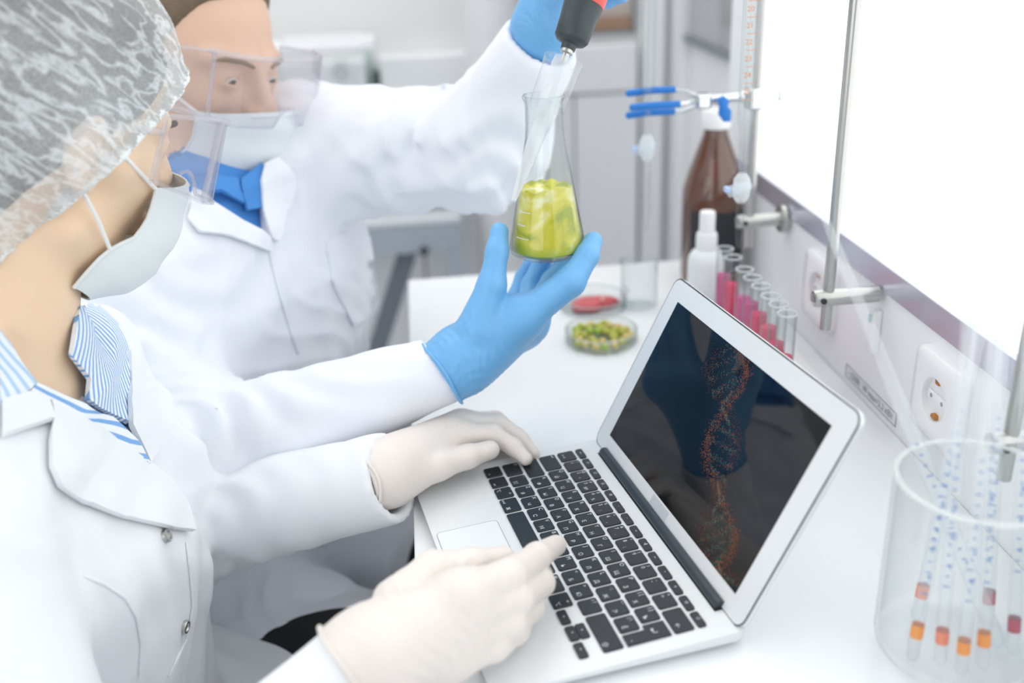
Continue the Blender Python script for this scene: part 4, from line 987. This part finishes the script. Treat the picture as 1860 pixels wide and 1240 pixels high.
def goggles(Hc, Rh, parent, s=1.0, tip=None):
    W_ = lambda x, y, z: Hc+Rh@(np.array([x, y, z])*s)
    def lens(u, v):
        y = (u-.5)*2; x = .133-.012*y*y-.022*abs(y)**6+.004*(1-v); z = -.018+.068*v
        if abs(y) < .25: z = max(z, -.018+.018*(1-(abs(y)/.25)**2)) if v < .4 else z
        return W_(x, y*.082, z)
    g = obj('safety_goggles', tri_strip_surface(lens, 45, 14, .0022), CLEARP, parent)
    def brow(u): y = (u-.5)*2; return W_(.132-.012*y*y-.024*abs(y)**6, y*.083, .051)
    obj('brow_bar', tube([brow(k/24) for k in range(25)], .0030, 8), CLEARP2, g)
    def low(u): y = (u-.5)*2; return lens(u, .0)
    obj('lower_rim', tube([low(k/24) for k in range(25)], .0017, 6), CLEARP2, g)
    for sd in (1, -1):
        def side(u, v, sd=sd):
            hz = (-.018+.008*u)*(1-v)+(.051-.008*u)*v; return W_(.102-.052*u, sd*(.0820+.002*u), hz)
        obj('side_shield', tri_strip_surface(side, 8, 10, .0018), CLEARP, g)
        obj('side_frame', tube([side(0, k/8) for k in range(9)], .0026, 8), CLEARP2, g)
        obj('side_rim', tube([side(k/6, 1) for k in range(7)]+[side(1, 1-k/6) for k in range(1, 7)]+[side(1-k/6, 0) for k in range(7)], .0020, 6), CLEARP2, g)
        obj('temple_arm', tube([side(1, .75), W_(.02, sd*.086, .026), W_(-.012, sd*.086, .020), W_(-.030, sd*.082, -.004)], .0030, 8), tip or CLEARP2, g)
    return g
def eyes(Hc, Rh, parent, s=1.0, gaze=(.8, 0, -.6)):
    W_ = lambda x, y, z: Hc+Rh@(np.array([x, y, z])*s); g = np.array(gaze, float); g /= np.linalg.norm(g); gw = Rh@g
    EW = mat('eye_white', '#e9e4e0', .2); EI = mat('brown_iris', '#4a3a30', .2)
    for sd in (1, -1):
        c = W_(.0762, sd*.032, .0165); e = obj('eye', lathe([(.0118*math.sin(math.pi*k/14), -.0118*math.cos(math.pi*k/14)) for k in range(15)], c, gw, 24), EW, parent)
        obj('iris', lathe([(0, .01195), (.0030, .0117), (.0066, .0099)], c, gw, 20), EI, e)
def brows(Hc, Rh, parent, m, s=1.0):
    W_ = lambda x, y, z: Hc+Rh@(np.array([x, y, z])*s)
    for sd in (1, -1): obj('eyebrow', tube([W_(.0965, sd*.014, .033), W_(.0935, sd*.030, .0385), W_(.083, sd*.046, .038), W_(.074, sd*.054, .034)], [.0018, .0028, .0024, .0008], 8), m, parent)

# ------------------------------------------------------------------ the woman
RW = rot3(45, 24, 4); HW = PD(158, 358, .735)-RW@np.array([.004, -.078, -.033])*.97
locW, skullW = head_parts(HW, RW, .0045, .97)
wSR, wSL = np.array([-.378, -.212, .096]), np.array([-.372, .112, .096])
wER, wEL = np.array([-.285, -.375, -.085]), np.array([-.312, .045, -.055])
wWR, wWL = WRw[0], WLw[0]
wN0 = HW+RW@np.array([-.012, 0, -.055]); wN1 = np.array([-.385, -.055, .155])
def torsoW(P, g=0.0):
    z = P[:, 2]; zz = [-.46, -.30, -.18, -.02, .06, .11, .14]
    cx_ = np.interp(z, zz, [-.385, -.385, -.375, -.358, -.366, -.378, -.384]); hw = np.interp(z, zz, [.185, .175, .140, .152, .160, .13, .09]); hd = np.interp(z, zz, [.115, .105, .082, .088, .086, .074, .055])
    x = (P[:, 0]-cx_)/hd; y = (P[:, 1]+.052)/hw; r = np.sqrt(x*x+y*y); d = (r-1)*np.minimum(hw, hd)*.92
    d = np.maximum(d, z-.135); d = np.maximum(d, -.47-z)
    d = smin(d, seg(P, wN1+np.array([0, -.02, -.01]), wSR, .046, .052), .04); d = smin(d, seg(P, wN1+np.array([0, .02, -.01]), wSL, .046, .052), .04)
    qb = P.copy(); qb[:, 1] = np.abs(P[:, 1]+.055); d = smin(d, ell(qb, (-.330, .070, .0), (.062, .066, .070)), .05)
    return d-g
def legsW(P, g=0.0):
    d = None
    for s_ in (-1, 1):
        e = chain(P, [(-.385, -.052+s_*.085, -.315), (.01, -.06+s_*.09, -.28), (.0, -.06+s_*.09, -.70)], (.085, .060, .045), .02); d = e if d is None else np.minimum(d, e)
    return d-g
WLc, WRc = culled(WLb, *hand_box(wl_palm, wl_f, wl_t, WLw)), culled(WRb, *hand_box(wr_palm, wr_f, wr_t, WRw))
headW = culled(lambda P: skullW(locW(P))*.97, HW-.15, HW+.15)
def bodyW(P):
    d = smin(torsoW(P), seg(P, wN0, wN1, .050, .056), .03); d = smin(d, headW(P), .018)
    for a, b, c in ((wSR, wER, wWR), (wSL, wEL, wWL)): d = smin(d, chain(P, [a, b, c], (.046, .029, .013), .02), .02)
    d = smin(d, WLc(P)+.0022, .004); d = smin(d, WRc(P)+.0022, .004)
    return smin(d, legsW(P, -.006), .02)
woman = thing('person', (-.37, -.05, -.75), 'person in a hairnet and pale lab coat with cream gloves on the laptop', 'person')
obj('body', sdf_mesh(bodyW, (-.55, -.46, -.75), (.09, .28, .54), .0034), SKINW, woman)
# coat
def sleeve(P, a, b, c, ra, rb, rc, seed, amp=.004):
    d = chain(P, [a, b, c], (ra, rb, rc), .03); ax = np.asarray(c)-np.asarray(b); wl = .045
    w1 = np.exp(-((P-b)**2).sum(1)/.010); t = np.clip((P-np.asarray(b))@ax/(ax@ax), 0, 1)
    f = rip(P, ax+np.array([0, 0, .12]), .052, seed, .55)*(.35+.65*w1)+.5*rip(P, ax+np.array([.05, .1, -.15]), .083, seed+1, .5)
    crease = (1-soft(rip(P, ax*.9+np.array([0, .06, .16]), .070, seed+2, .6)))**3+.7*(1-soft(rip(P, ax*.8-np.array([0, .05, .14]), .095, seed+3, .6)))**3
    return d-amp*f*(1-.95*t)-amp*.9*crease*(.25+.75*w1)*(1-.95*t)
def cuff(d, P, a, b, ri, depth=.045):
    """open the sleeve end at b (axis a->b)"""
    ax = np.asarray(b)-np.asarray(a); ax = ax/np.linalg.norm(ax); h = (P-b)@ax
    d = np.maximum(d, h); hole = np.maximum(seg(P, b-ax*.06, b+ax*.05, ri, ri), -(h+depth)); return smax(d, -hole, .0015)
cuWL = PD(713, 866, .889); cuWR = PZ(640, 1216, .048)
def coat0W(P):
    w_ = np.clip((P[:, 2]+.40)/.5, 0, 1)
    d = torsoW(P, .012)-.0045*rip(P, (.2, .5, .8), .13, 3, .5)-.0030*rip(P, (.1, -.6, .7), .070, 8, .5)-.0030*(1-soft(rip(P, (.2, .75, .35), .11, 12, .6)))**3
    d = smin(d, legsW(P, .022)+np.clip((P[:, 0]+.10)*.6, 0, 1), .05)
    return d
def into_glove(d, P, w0, w1, t=.006):
    ax = (w1-w0)/np.linalg.norm(w1-w0); return np.maximum(d, (P-w0-ax*t)@ax)
def slR(P): return into_glove(sleeve(P, wSR, wER, cuWR+(cuWR-wER)*.15, .066, .056, .0285, 21, .0045), P, WRw[0]*.8+WRw[1]*.2, WRw[1])
def slL(P): return cuff(sleeve(P, wSL, wEL, cuWL+(cuWL-wEL)*.15, .066, .053, .0390, 5, .0070), P, wEL, cuWL, .0320, .03)
def coatW_full(P): return smin(smin(coat0W(P), slR(P), .018), slL(P), .012)
def wedge(near, bot, far, fwd):
    near, bot, far, fwd = [np.asarray(a, float) for a in (near, bot, far, fwd)]
    n1 = np.cross(fwd, near-bot); n1 /= np.linalg.norm(n1); n2 = np.cross(far-bot, fwd); n2 /= np.linalg.norm(n2)
    c = (near+far)/2
    if (c-bot)@n1 < 0: n1 = -n1
    if (c-bot)@n2 < 0: n2 = -n2
    return lambda P: -np.minimum((P-bot)@n1, (P-bot)@n2)      # negative inside the opening
tp_, _ = trace(coat0W, [(40, 705), (262, 850), (228, 640)]); print('coat V', tp_)
wedW = wedge(tp_[0], tp_[1], tp_[2], (1, 0, .25))
neckfree = lambda P: seg(P, wN0, wN1+np.array([.0, 0, -.01]), .060, .068)
def coatW(P):
    d = coatW_full(P); op = np.maximum(wedW(P), -.395-P[:, 0]); d = smax(d, -op, .002); return smax(d, -neckfree(P), .004)
cw = obj('lab_coat', sdf_mesh(coatW, (-.57, -.47, -.50), (-.02, .24, .22), .0042), COATW2, woman)
tps_, _ = trace(lambda P: torsoW(P, .006), [(20, 640), (150, 735), (122, 640)])
wedS = wedge(tps_[0], tps_[1], tps_[2], (1, 0, .25))
def shirtW(P):
    d = torsoW(P, .0065); d = np.maximum(d, .025-P[:, 2]); op = np.maximum(wedS(P), -.40-P[:, 0])
    return smax(smax(d, -op, .002), -seg(P, wN0, wN1+np.array([0, 0, -.02]), .0545, .0605), .002)
def stripes(name, v, per, c1='#f0f5fa', c2='#7fb0e6'):
    m = mat(name, c1, .8, bump=(900, .1)); nt = m.node_tree; b = nt.nodes['Principled BSDF']; tc = nt.nodes.new('ShaderNodeTexCoord')
    dp = nt.nodes.new('ShaderNodeVectorMath'); dp.operation = 'DOT_PRODUCT'; dp.inputs[1].default_value = v; nt.links.new(tc.outputs['Object'], dp.inputs[0])
    sn = nt.nodes.new('ShaderNodeMath'); sn.operation = 'MULTIPLY'; sn.inputs[1].default_value = 2*math.pi/per; nt.links.new(dp.outputs['Value'], sn.inputs[0])
    s2 = nt.nodes.new('ShaderNodeMath'); s2.operation = 'SINE'; nt.links.new(sn.outputs[0], s2.inputs[0])
    cr = nt.nodes.new('ShaderNodeValToRGB'); cr.color_ramp.elements[0].color = (*lin(c1), 1); cr.color_ramp.elements[1].color = (*lin(c2), 1)
    cr.color_ramp.elements[0].position = .1; cr.color_ramp.elements[1].position = .5; nt.links.new(s2.outputs[0], cr.inputs[0]); nt.links.new(cr.outputs[0], b.inputs['Base Color']); return m
STR1 = stripes('blue_striped_cotton', (.66, .25, .71), .0050); STR2 = stripes('blue_striped_cotton_far', (.25, .68, -.68), .0050); STR3 = stripes('pale_blue_striped_cotton', (.87, .13, .47), .0050, '#eaf2f9', '#b5d3f0')
sw_ = obj('striped_shirt', sdf_mesh(shirtW, (-.50, -.22, -.13), (-.22, .14, .26), .003), STR1, woman)
baseW = lambda P: smin(torsoW(P, .010), seg(P, wN0*.25+wN1*.75, wN1, .062, .070), .02)
obj('shirt_collar', cloth_patch(baseW, [(0, 600), (22, 628), (62, 698), (40, 722), (0, 738)], .004, .0025), STR3, sw_)
obj('shirt_collar', cloth_patch(baseW, [(135, 562), (168, 553), (205, 590), (226, 640), (228, 772), (196, 756), (152, 728), (155, 690), (122, 645)], .003, .0025), STR2, sw_)
obj('shirt_placket', cloth_patch(baseW, [(62, 698), (118, 728), (192, 762), (240, 808), (262, 850), (222, 824), (160, 782), (95, 740), (50, 715)], .005, .0025), STR1, sw_)
cs = lambda P: smin(coat0W(P), seg(P, wN0*.2+wN1*.8, wN1, .070, .078), .02)
obj('collar', cloth_patch(cs, [(0, 734), (50, 714), (78, 728), (92, 772), (45, 786), (0, 803)], .006, .003), COATW2, cw)
obj('lapel', cloth_patch(cs, [(84, 730), (110, 742), (165, 775), (222, 820), (262, 848), (300, 880), (330, 925), (342, 968), (300, 962), (219, 944), (143, 917), (98, 886), (84, 852), (84, 802), (92, 774)], .005, .003), COATW2, cw)
obj('lapel', cloth_patch(cs, [(226, 640), (236, 652), (275, 735), (292, 795), (264, 848), (230, 775)], .004, .003), COATW2, cw)
for q in ((301, 973), (334, 1138)):
    P_, h_ = trace(coat0W, [q]); N_ = grad(coat0W, P_, .01)[0]
    obj('snap_button', lathe([(.0, .0040), (.0030, .0040), (.0036, .0052), (.0050, .0052), (.0057, .0040), (.0055, .000)], P_[0]-N_*.002, N_, 24), STEEL, cw)
for ln in ([(140, 1042), (190, 1060), (228, 1085), (248, 1120), (256, 1170), (252, 1240)], [(338, 985), (345, 1040), (350, 1100), (338, 1160), (300, 1240)]):
    o_ = []
    for a, b in zip(ln, ln[1:]): o_ += [np.array(a)*(1-k/6)+np.array(b)*k/6 for k in range(6)]
    P_, h_ = trace(coat0W, o_); N_ = grad(coat0W, P_, .008)
    obj('seam', tube(P_+N_*.0006, .0011, 6), COATW2, cw)
# gloves
def glove(name, fn, bx, m, parent, w0, w1, rr, roll=True):
    w0, w1 = np.asarray(w0), np.asarray(w1); ax = (w1-w0)/np.linalg.norm(w1-w0)
    def f(P): h = (w0-P)@ax; return np.maximum(fn(P), h)
    o = obj(name, sdf_mesh(f, *bx, .0015), m, parent)
    if roll:
        th = np.linspace(0, 2*math.pi, 40); u, v, _ = frame_of(ax)
        pr2 = []
        for t in th:
            dr = u*math.cos(t)+v*math.sin(t); s_ = np.linspace(.005, .05, 60); Q = w0+ax*.002+dr[None]*s_[:, None]; dd = fn(Q); k = np.argmax(dd > 0); pr2.append(Q[k]+dr*.0006+ax*.0012*math.sin(3*t))
        obj('cuff_bead', tube(pr2[:-1]+[pr2[0]], .0015, 8, False), m, o)
    return o
glove('glove', WLg, hand_box(wl_palm, wl_f, wl_t, WLw), LATEX, woman, WLw[0], WLw[1], .026)
glove('glove', WRg, hand_box(wr_palm, wr_f, wr_t, WRw), LATEX, woman, WRw[0]*.8+WRw[1]*.2, WRw[1], .027)
# hair and cap
def hairW(P):
    q = locW(P); d = smin(ell(q, (-.014, 0, .048), (.103, .083, .097)), ell(q, (-.060, 0, -.030), (.050, .056, .075)), .03)
    return smax(d, (np.interp(q[:, 0], [-.12, -.03, 0, .04, .08, .1], [-.12, -.06, .0, .035, .085, .09])-q[:, 2])*.7, .01)*.95
obj('hair', sdf_mesh(hairW, HW-.17, HW+.17, .004), mat('dark_hair', '#3c3a3c', .6, var=(120, .3), bump=(300, .4)), woman)
CAPX, CAPZ = [-.14, -.075, -.047, -.02, 0, .034, .067, .081, .1], [-.20, -.165, -.122, -.075, -.020, .021, .058, .073, .090]
def capW(P):
    q = locW(P); d = smin(ell(q, (-.014, 0, .052), (.113, .092, .106)), ell(q, (-.066, 0, -.040), (.062, .070, .090)), .04); d = smin(d, ell(q, (-.008, 0, .0), (.055, .0945, .060)), .03)
    ze = np.interp(q[:, 0], CAPX, CAPZ)
    ed = q[:, 2]-ze
    puck = np.sin(np.arctan2(q[:, 1], q[:, 0]+.02)*46)*.0010*np.exp(-(ed/.02)**2)
    cr_ = .0016*(1-np.abs(rip(q, (.55, .25, -.8), .024, 4, .5)))+.0012*(1-np.abs(rip(q, (.9, -.3, .3), .045, 9, .5)))
    band = .004*np.exp(-((ed-.004)/.006)**2)
    return smax(d-cr_-puck-band, -ed*.75, .004)*.9
def cap_mat():
    m = bpy.data.materials.new('crinkled_white_nonwoven'); m.use_nodes = True; nt = m.node_tree; nt.nodes.clear(); out = nt.nodes.new('ShaderNodeOutputMaterial')
    tc = nt.nodes.new('ShaderNodeTexCoord'); cmb = nt.nodes.new('ShaderNodeCombineXYZ')
    for i, (v, k) in enumerate((((-.575, -.34, -.745), 1.0), ((.955, -.05, -.5), .20), ((.1, .94, -.4), .4))):
        dp = nt.nodes.new('ShaderNodeVectorMath'); dp.operation = 'DOT_PRODUCT'; nt.links.new(tc.outputs['Object'], dp.inputs[0]); dp.inputs[1].default_value = [c*k for c in v]; nt.links.new(dp.outputs['Value'], cmb.inputs[i])
    n1 = nt.nodes.new('ShaderNodeTexNoise'); n1.inputs['Scale'].default_value = 95; n1.inputs['Detail'].default_value = 4; n1.inputs['Distortion'].default_value = .5; nt.links.new(cmb.outputs[0], n1.inputs['Vector'])
    n2 = nt.nodes.new('ShaderNodeTexNoise'); n2.inputs['Scale'].default_value = 900; nt.links.new(tc.outputs['Object'], n2.inputs['Vector'])
    n3 = nt.nodes.new('ShaderNodeTexNoise'); n3.inputs['Scale'].default_value = 12; nt.links.new(tc.outputs['Object'], n3.inputs['Vector'])
    def mth(op, x, y):
        k = nt.nodes.new('ShaderNodeMath'); k.operation = op
        for i, v in enumerate((x, y)):
            if isinstance(v, float): k.inputs[i].default_value = v
            else: nt.links.new(v, k.inputs[i])
        return k.outputs[0]
    rid = mth('SUBTRACT', 1.0, mth('MULTIPLY', mth('ABSOLUTE', mth('SUBTRACT', n1.outputs['Fac'], .5), 0.0), 14.0)); rid = mth('MAXIMUM', rid, 0.0)
    fac = mth('ADD', mth('ADD', mth('MULTIPLY', rid, .34), .36), mth('MULTIPLY', mth('SUBTRACT', n2.outputs['Fac'], .5), .55)); fac = mth('ADD', fac, mth('MULTIPLY', mth('SUBTRACT', n3.outputs['Fac'], .5), .5))
    fac = mth('MINIMUM', mth('MAXIMUM', fac, .22), .98)
    d = nt.nodes.new('ShaderNodeBsdfDiffuse'); d.inputs[0].default_value = (.92, .95, .96, 1); t = nt.nodes.new('ShaderNodeBsdfTransparent'); x = nt.nodes.new('ShaderNodeMixShader')
    nt.links.new(fac, x.inputs[0]); nt.links.new(t.outputs[0], x.inputs[1]); nt.links.new(d.outputs[0], x.inputs[2]); nt.links.new(x.outputs[0], out.inputs[0]); return m
cme = sdf_mesh(capW, HW-.19, HW+.19, .0024); cme.materials.append(cap_mat()); cme.materials.append(mat('white_nonwoven_band', '#eef2f2', .8, bump=(600, .3)))
cc_ = np.zeros(len(cme.vertices)*3, np.float32); cme.vertices.foreach_get('co', cc_); q_ = locW(cc_.reshape(-1, 3).astype(float)); ed_ = q_[:, 2]-np.interp(q_[:, 0], CAPX, CAPZ)
lt_ = np.zeros(len(cme.loops), np.int32); cme.loops.foreach_get('vertex_index', lt_); fe_ = ed_[lt_].reshape(-1, 4).mean(1); ns_ = rip(q_, (1, .6, .4), .02, 6, .4)[lt_].reshape(-1, 4).mean(1)
cme.polygons.foreach_set('material_index', (fe_ < .007+.004*ns_).astype(np.int32))
cap = obj('bouffant_cap', cme, None, woman)
face_mask(HW, RW, woman, .97); goggles(HW, RW, woman, .97); eyes(HW, RW, woman, .97, (1, 0, -.3)); brows(HW, RW, woman, mat('dark_brow', '#4a3a33', .7), .97)
tro = obj('trousers', sdf_mesh(lambda P: np.maximum(legsW(P, .012), -.735-P[:, 2]), (-.52, -.28, -.75), (.10, .17, -.16), .007), mat('dark_trousers', '#24262c', .8), woman)
# ------------------------------------------------------------------ the man
RM = rot3(-34, 14, -8); HM_ = PD(476, 122, 1.085)-RM@np.array([.095, 0, .033])*1.03
locM, skullM = head_parts(HM_, RM, .0032, 1.03)
mSR, mSL = np.array([-.352, .190, .110]), np.array([-.170, .395, .235])
mER, mEL = np.array([-.285, .070, .010]), PD(880, 268, 1.13)
mWR, mWL = MRw[0], MLw[0]
mC = (mSR+mSL)/2; FWD = np.array([.80, -.60, 0]); LFT = np.array([.60, .80, 0])
mN0 = HM_+RM@np.array([-.015, 0, -.06]); mN1 = np.array([-.270, .318, .215])
def torsoM(P, g=0.0):
    z = P[:, 2]; zz = [-.48, -.30, -.15, .02, .12, .19, .23]
    cx_ = np.interp(z, zz, [-.335, -.335, -.315, -.285, -.272, -.272, -.275]); cy_ = np.interp(z, zz, [.345, .345, .335, .310, .300, .300, .305])
    hw = np.interp(z, zz, [.19, .185, .175, .185, .18, .15, .10]); hd = np.interp(z, zz, [.14, .135, .125, .125, .110, .085, .06])
    q = np.stack([P[:, 0]-cx_, P[:, 1]-cy_], 1); x = q@FWD[:2]/hd; y = q@LFT[:2]/hw; r = np.sqrt(x*x+y*y); d = (r-1)*np.minimum(hw, hd)*.92
    d = np.maximum(d, z-.215); d = np.maximum(d, -.49-z)
    d = smin(d, seg(P, mN1-np.array([0, 0, .02])-LFT*.02, mSR, .055, .062), .05); d = smin(d, seg(P, mN1-np.array([0, 0, .02])+LFT*.02, mSL, .055, .062), .05)
    return d-g
hipc = np.array([-.335, .345, -.30])
def legsM(P, g=0.0):
    d = None
    for s_ in (-1, 1):
        h = hipc+LFT*s_*.095; k = h+FWD*.42+np.array([0, 0, .035])+LFT*s_*.05; e = chain(P, [h, k, k+np.array([.02, 0, -.44])], (.095, .068, .050), .02); d = e if d is None else np.minimum(d, e)
    return d-g
MRc, MLc = culled(MRb, *hand_box(mr_palm, mr_f, mr_t, MRw)), culled(MLb, *hand_box(ml_palm, ml_f, ml_t, MLw))
headM = culled(lambda P: skullM(locM(P))*1.03, HM_-.16, HM_+.16)
def bodyM(P):
    d = smin(torsoM(P), seg(P, mN0, mN1, .056, .064), .03); d = smin(d, headM(P), .018)
    for a, b, c in ((mSR, mER, mWR), (mSL, mEL, mWL)): d = smin(d, chain(P, [a, b, c], (.054, .032, .012), .02), .02)
    d = smin(d, MRc(P)+.0022, .004); d = smin(d, MLc(P)+.0022, .004)
    return smin(d, legsM(P, -.006), .02)
man = thing('person', (-.31, .33, -.75), 'person in goggles and white coat raising a flask with blue gloves', 'person')
obj('body', sdf_mesh(bodyM, (-.56, -.06, -.75), (.22, .62, .55), .0036), SKINM, man)
cuMR = PD(834, 660, .944); cuML = PD(984, 76, 1.02)
def coat0M(P):
    d = torsoM(P, .014)-.004*rip(P, (.5, -.5, .7), .14, 13, .5)-.0022*rip(P, (.6, -.2, .75), .07, 14, .5)-.0045*(1-soft(rip(P, (.75, .45, .45), .105, 15, .6)))**3
    return smin(d, legsM(P, .024)+.005*rip(P, (.7, .2, .6), .09, 17, .5)-.005*(1-soft(rip(P, (.3, .8, .3), .10, 18, .6)))**3+np.clip((P@FWD-(hipc@FWD+np.interp((P-hipc)@LFT, [-.26, -.20, -.10, 0, .03, .1], [.17, .20, .30, .31, .25, .25])))*.6, 0, 1), .06)
def slMR(P): return into_glove(sleeve(P, mSR, mER, cuMR+(cuMR-mER)*.15, .078, .062, .0270, 31, .0085), P, MRw[0], MRw[1], .004)
def slML(P): return cuff(sleeve(P, mSL, mEL, cuML+(cuML-mEL)*.15, .080, .062, .0380, 41, .0080), P, mEL, cuML, .0315, .03)
def coatM_full(P): return smin(smin(coat0M(P), slMR(P), .03), slML(P), .03)
tpm, _ = trace(coat0M, [(345, 345), (486, 432), (478, 335)]); print('coat V man', tpm)
wedM = wedge(tpm[0], tpm[1], tpm[2], FWD+np.array([0, 0, .25]))
def coatM(P):
    d = coatM_full(P); op = np.maximum(wedM(P), -((P-mC)@FWD)-.03); d = smax(d, -op, .002); return smax(d, -seg(P, mN0, mN1-np.array([0, 0, .02]), .068, .078), .004)
cm = obj('lab_coat', sdf_mesh(coatM, (-.56, -.02, -.52), (.20, .60, .46), .0042), COATW, man)
BLUES = mat('blue_cotton_shirt', '#4b93de', .75, bump=(900, .1), var=(30, .12))
def shirtM(P):
    d = smin(torsoM(P, .006), seg(P, mN0*.35+mN1*.65, mN1, .064, .074), .02); d = np.maximum(d, -.05-P[:, 2])
    return smax(d, -seg(P, mN0, mN1, .0605, .0665), .002)
sm_ = obj('blue_shirt', sdf_mesh(shirtM, (-.46, .12, -.06), (-.10, .50, .33), .003), BLUES, man)
baseM = lambda P: smin(torsoM(P, .012), seg(P, mN0*.3+mN1*.7, mN1, .067, .078), .02)
obj('shirt_collar', cloth_patch(baseM, [(352, 340), (395, 322), (430, 328), (440, 372), (402, 352), (362, 356)], .004, .003), BLUES, sm_)
obj('shirt_collar', cloth_patch(baseM, [(436, 330), (470, 300), (482, 318), (472, 380), (446, 385), (438, 360)], .004, .003), BLUES, sm_)
csM = lambda P: smin(coat0M(P), seg(P, mN0*.2+mN1*.8, mN1, .076, .086), .02)
obj('lapel', cloth_patch(csM, [(352, 348), (395, 378), (440, 405), (484, 432), (488, 458), (440, 440), (400, 428), (360, 425), (340, 400)], .005, .003), COATW, cm)
obj('lapel', cloth_patch(csM, [(478, 300), (498, 292), (530, 318), (534, 345), (520, 372), (500, 440), (486, 432), (474, 385), (470, 330)], .005, .003), COATW, cm)
ln = [(486, 436), (495, 480), (510, 540), (528, 600), (545, 650)]; o_ = []
for a, b in zip(ln, ln[1:]): o_ += [np.array(a)*(1-k/6)+np.array(b)*k/6 for k in range(6)]
P_, h_ = trace(coat0M, o_); N_ = grad(coat0M, P_, .008); obj('front_edge', tube(P_+N_*.001, .0018, 6), COATW, cm)
obj('chest_pocket', cloth_patch(coat0M, [(590, 440), (650, 402), (668, 430), (690, 560), (640, 590), (605, 520)], .0015, .0018, 10), COATW, cm)
glove('glove', MRg, hand_box(mr_palm, mr_f, mr_t, MRw), NITR, man, MRw[0], MRw[1], .026)
glove('glove', MLg, hand_box(ml_palm, ml_f, ml_t, MLw), NITR, man, MLw[0], MLw[1], .028)
def hairM(P):
    q = locM(P); n_ = rip(q, (.2, 1, .3), .012, 2, .4)*.0015
    d = ell(q, (-.016, 0, .052), (.104, .083, .098))-n_
    return smax(d, (np.interp(q[:, 0], [-.12, -.05, -.01, .02, .05, .09], [-.07, -.05, .0, .03, .085, .115])-q[:, 2])*.7, .01)*.95
obj('hair', sdf_mesh(hairM, HM_-.17, HM_+.17, .003), mat('light_brown_hair', '#7d6a55', .6, var=(90, .4), bump=(400, .6)), man)
face_mask(HM_, RM, man, 1.10); goggles(HM_, RM, man, 1.03, BLACKP); eyes(HM_, RM, man, 1.03, (.85, .0, -.40)); brows(HM_, RM, man, mat('brown_brow', '#8a6f57', .7), 1.03)
obj('trousers', sdf_mesh(lambda P: np.maximum(legsM(P, .012), -.735-P[:, 2]), (-.56, -.10, -.75), (.18, .58, -.12), .007), mat('black_trousers', '#15171b', .8), man)
# stools
def stool(c, label):
    t = thing('lab_stool', (c[0], c[1], -.75), label, 'stool', 'stools at the bench')
    z = -.75
    obj('seat', lathe([(0, .325), (.15, .325), (.165, .335), (.168, .352), (.155, .365), (0, .368)], (c[0], c[1], z), n=40), BLACKP, t)
    obj('post', lathe([(.025, .06), (.025, .325)], (c[0], c[1], z), n=20, closed=True), CHROME, t)
    for k in range(5):
        a_ = 2*math.pi*k/5; dx, dy = math.cos(a_), math.sin(a_)
        obj('leg', tube([(c[0], c[1], z+.075), (c[0]+dx*.24, c[1]+dy*.24, z+.05)], [.016, .011], 10), BLACKP, t)
        obj('caster', lathe([(0, -.012), (.024, -.012), (.025, 0), (.024, .012), (0, .012)], (c[0]+dx*.24, c[1]+dy*.24, z+.0255), (-dy, dx, 0), 16), BLACKP, t)
stool((-.39, -.05), 'black stool under the person in the hairnet'); stool((-.345, .35), 'black stool under the person with blue gloves')
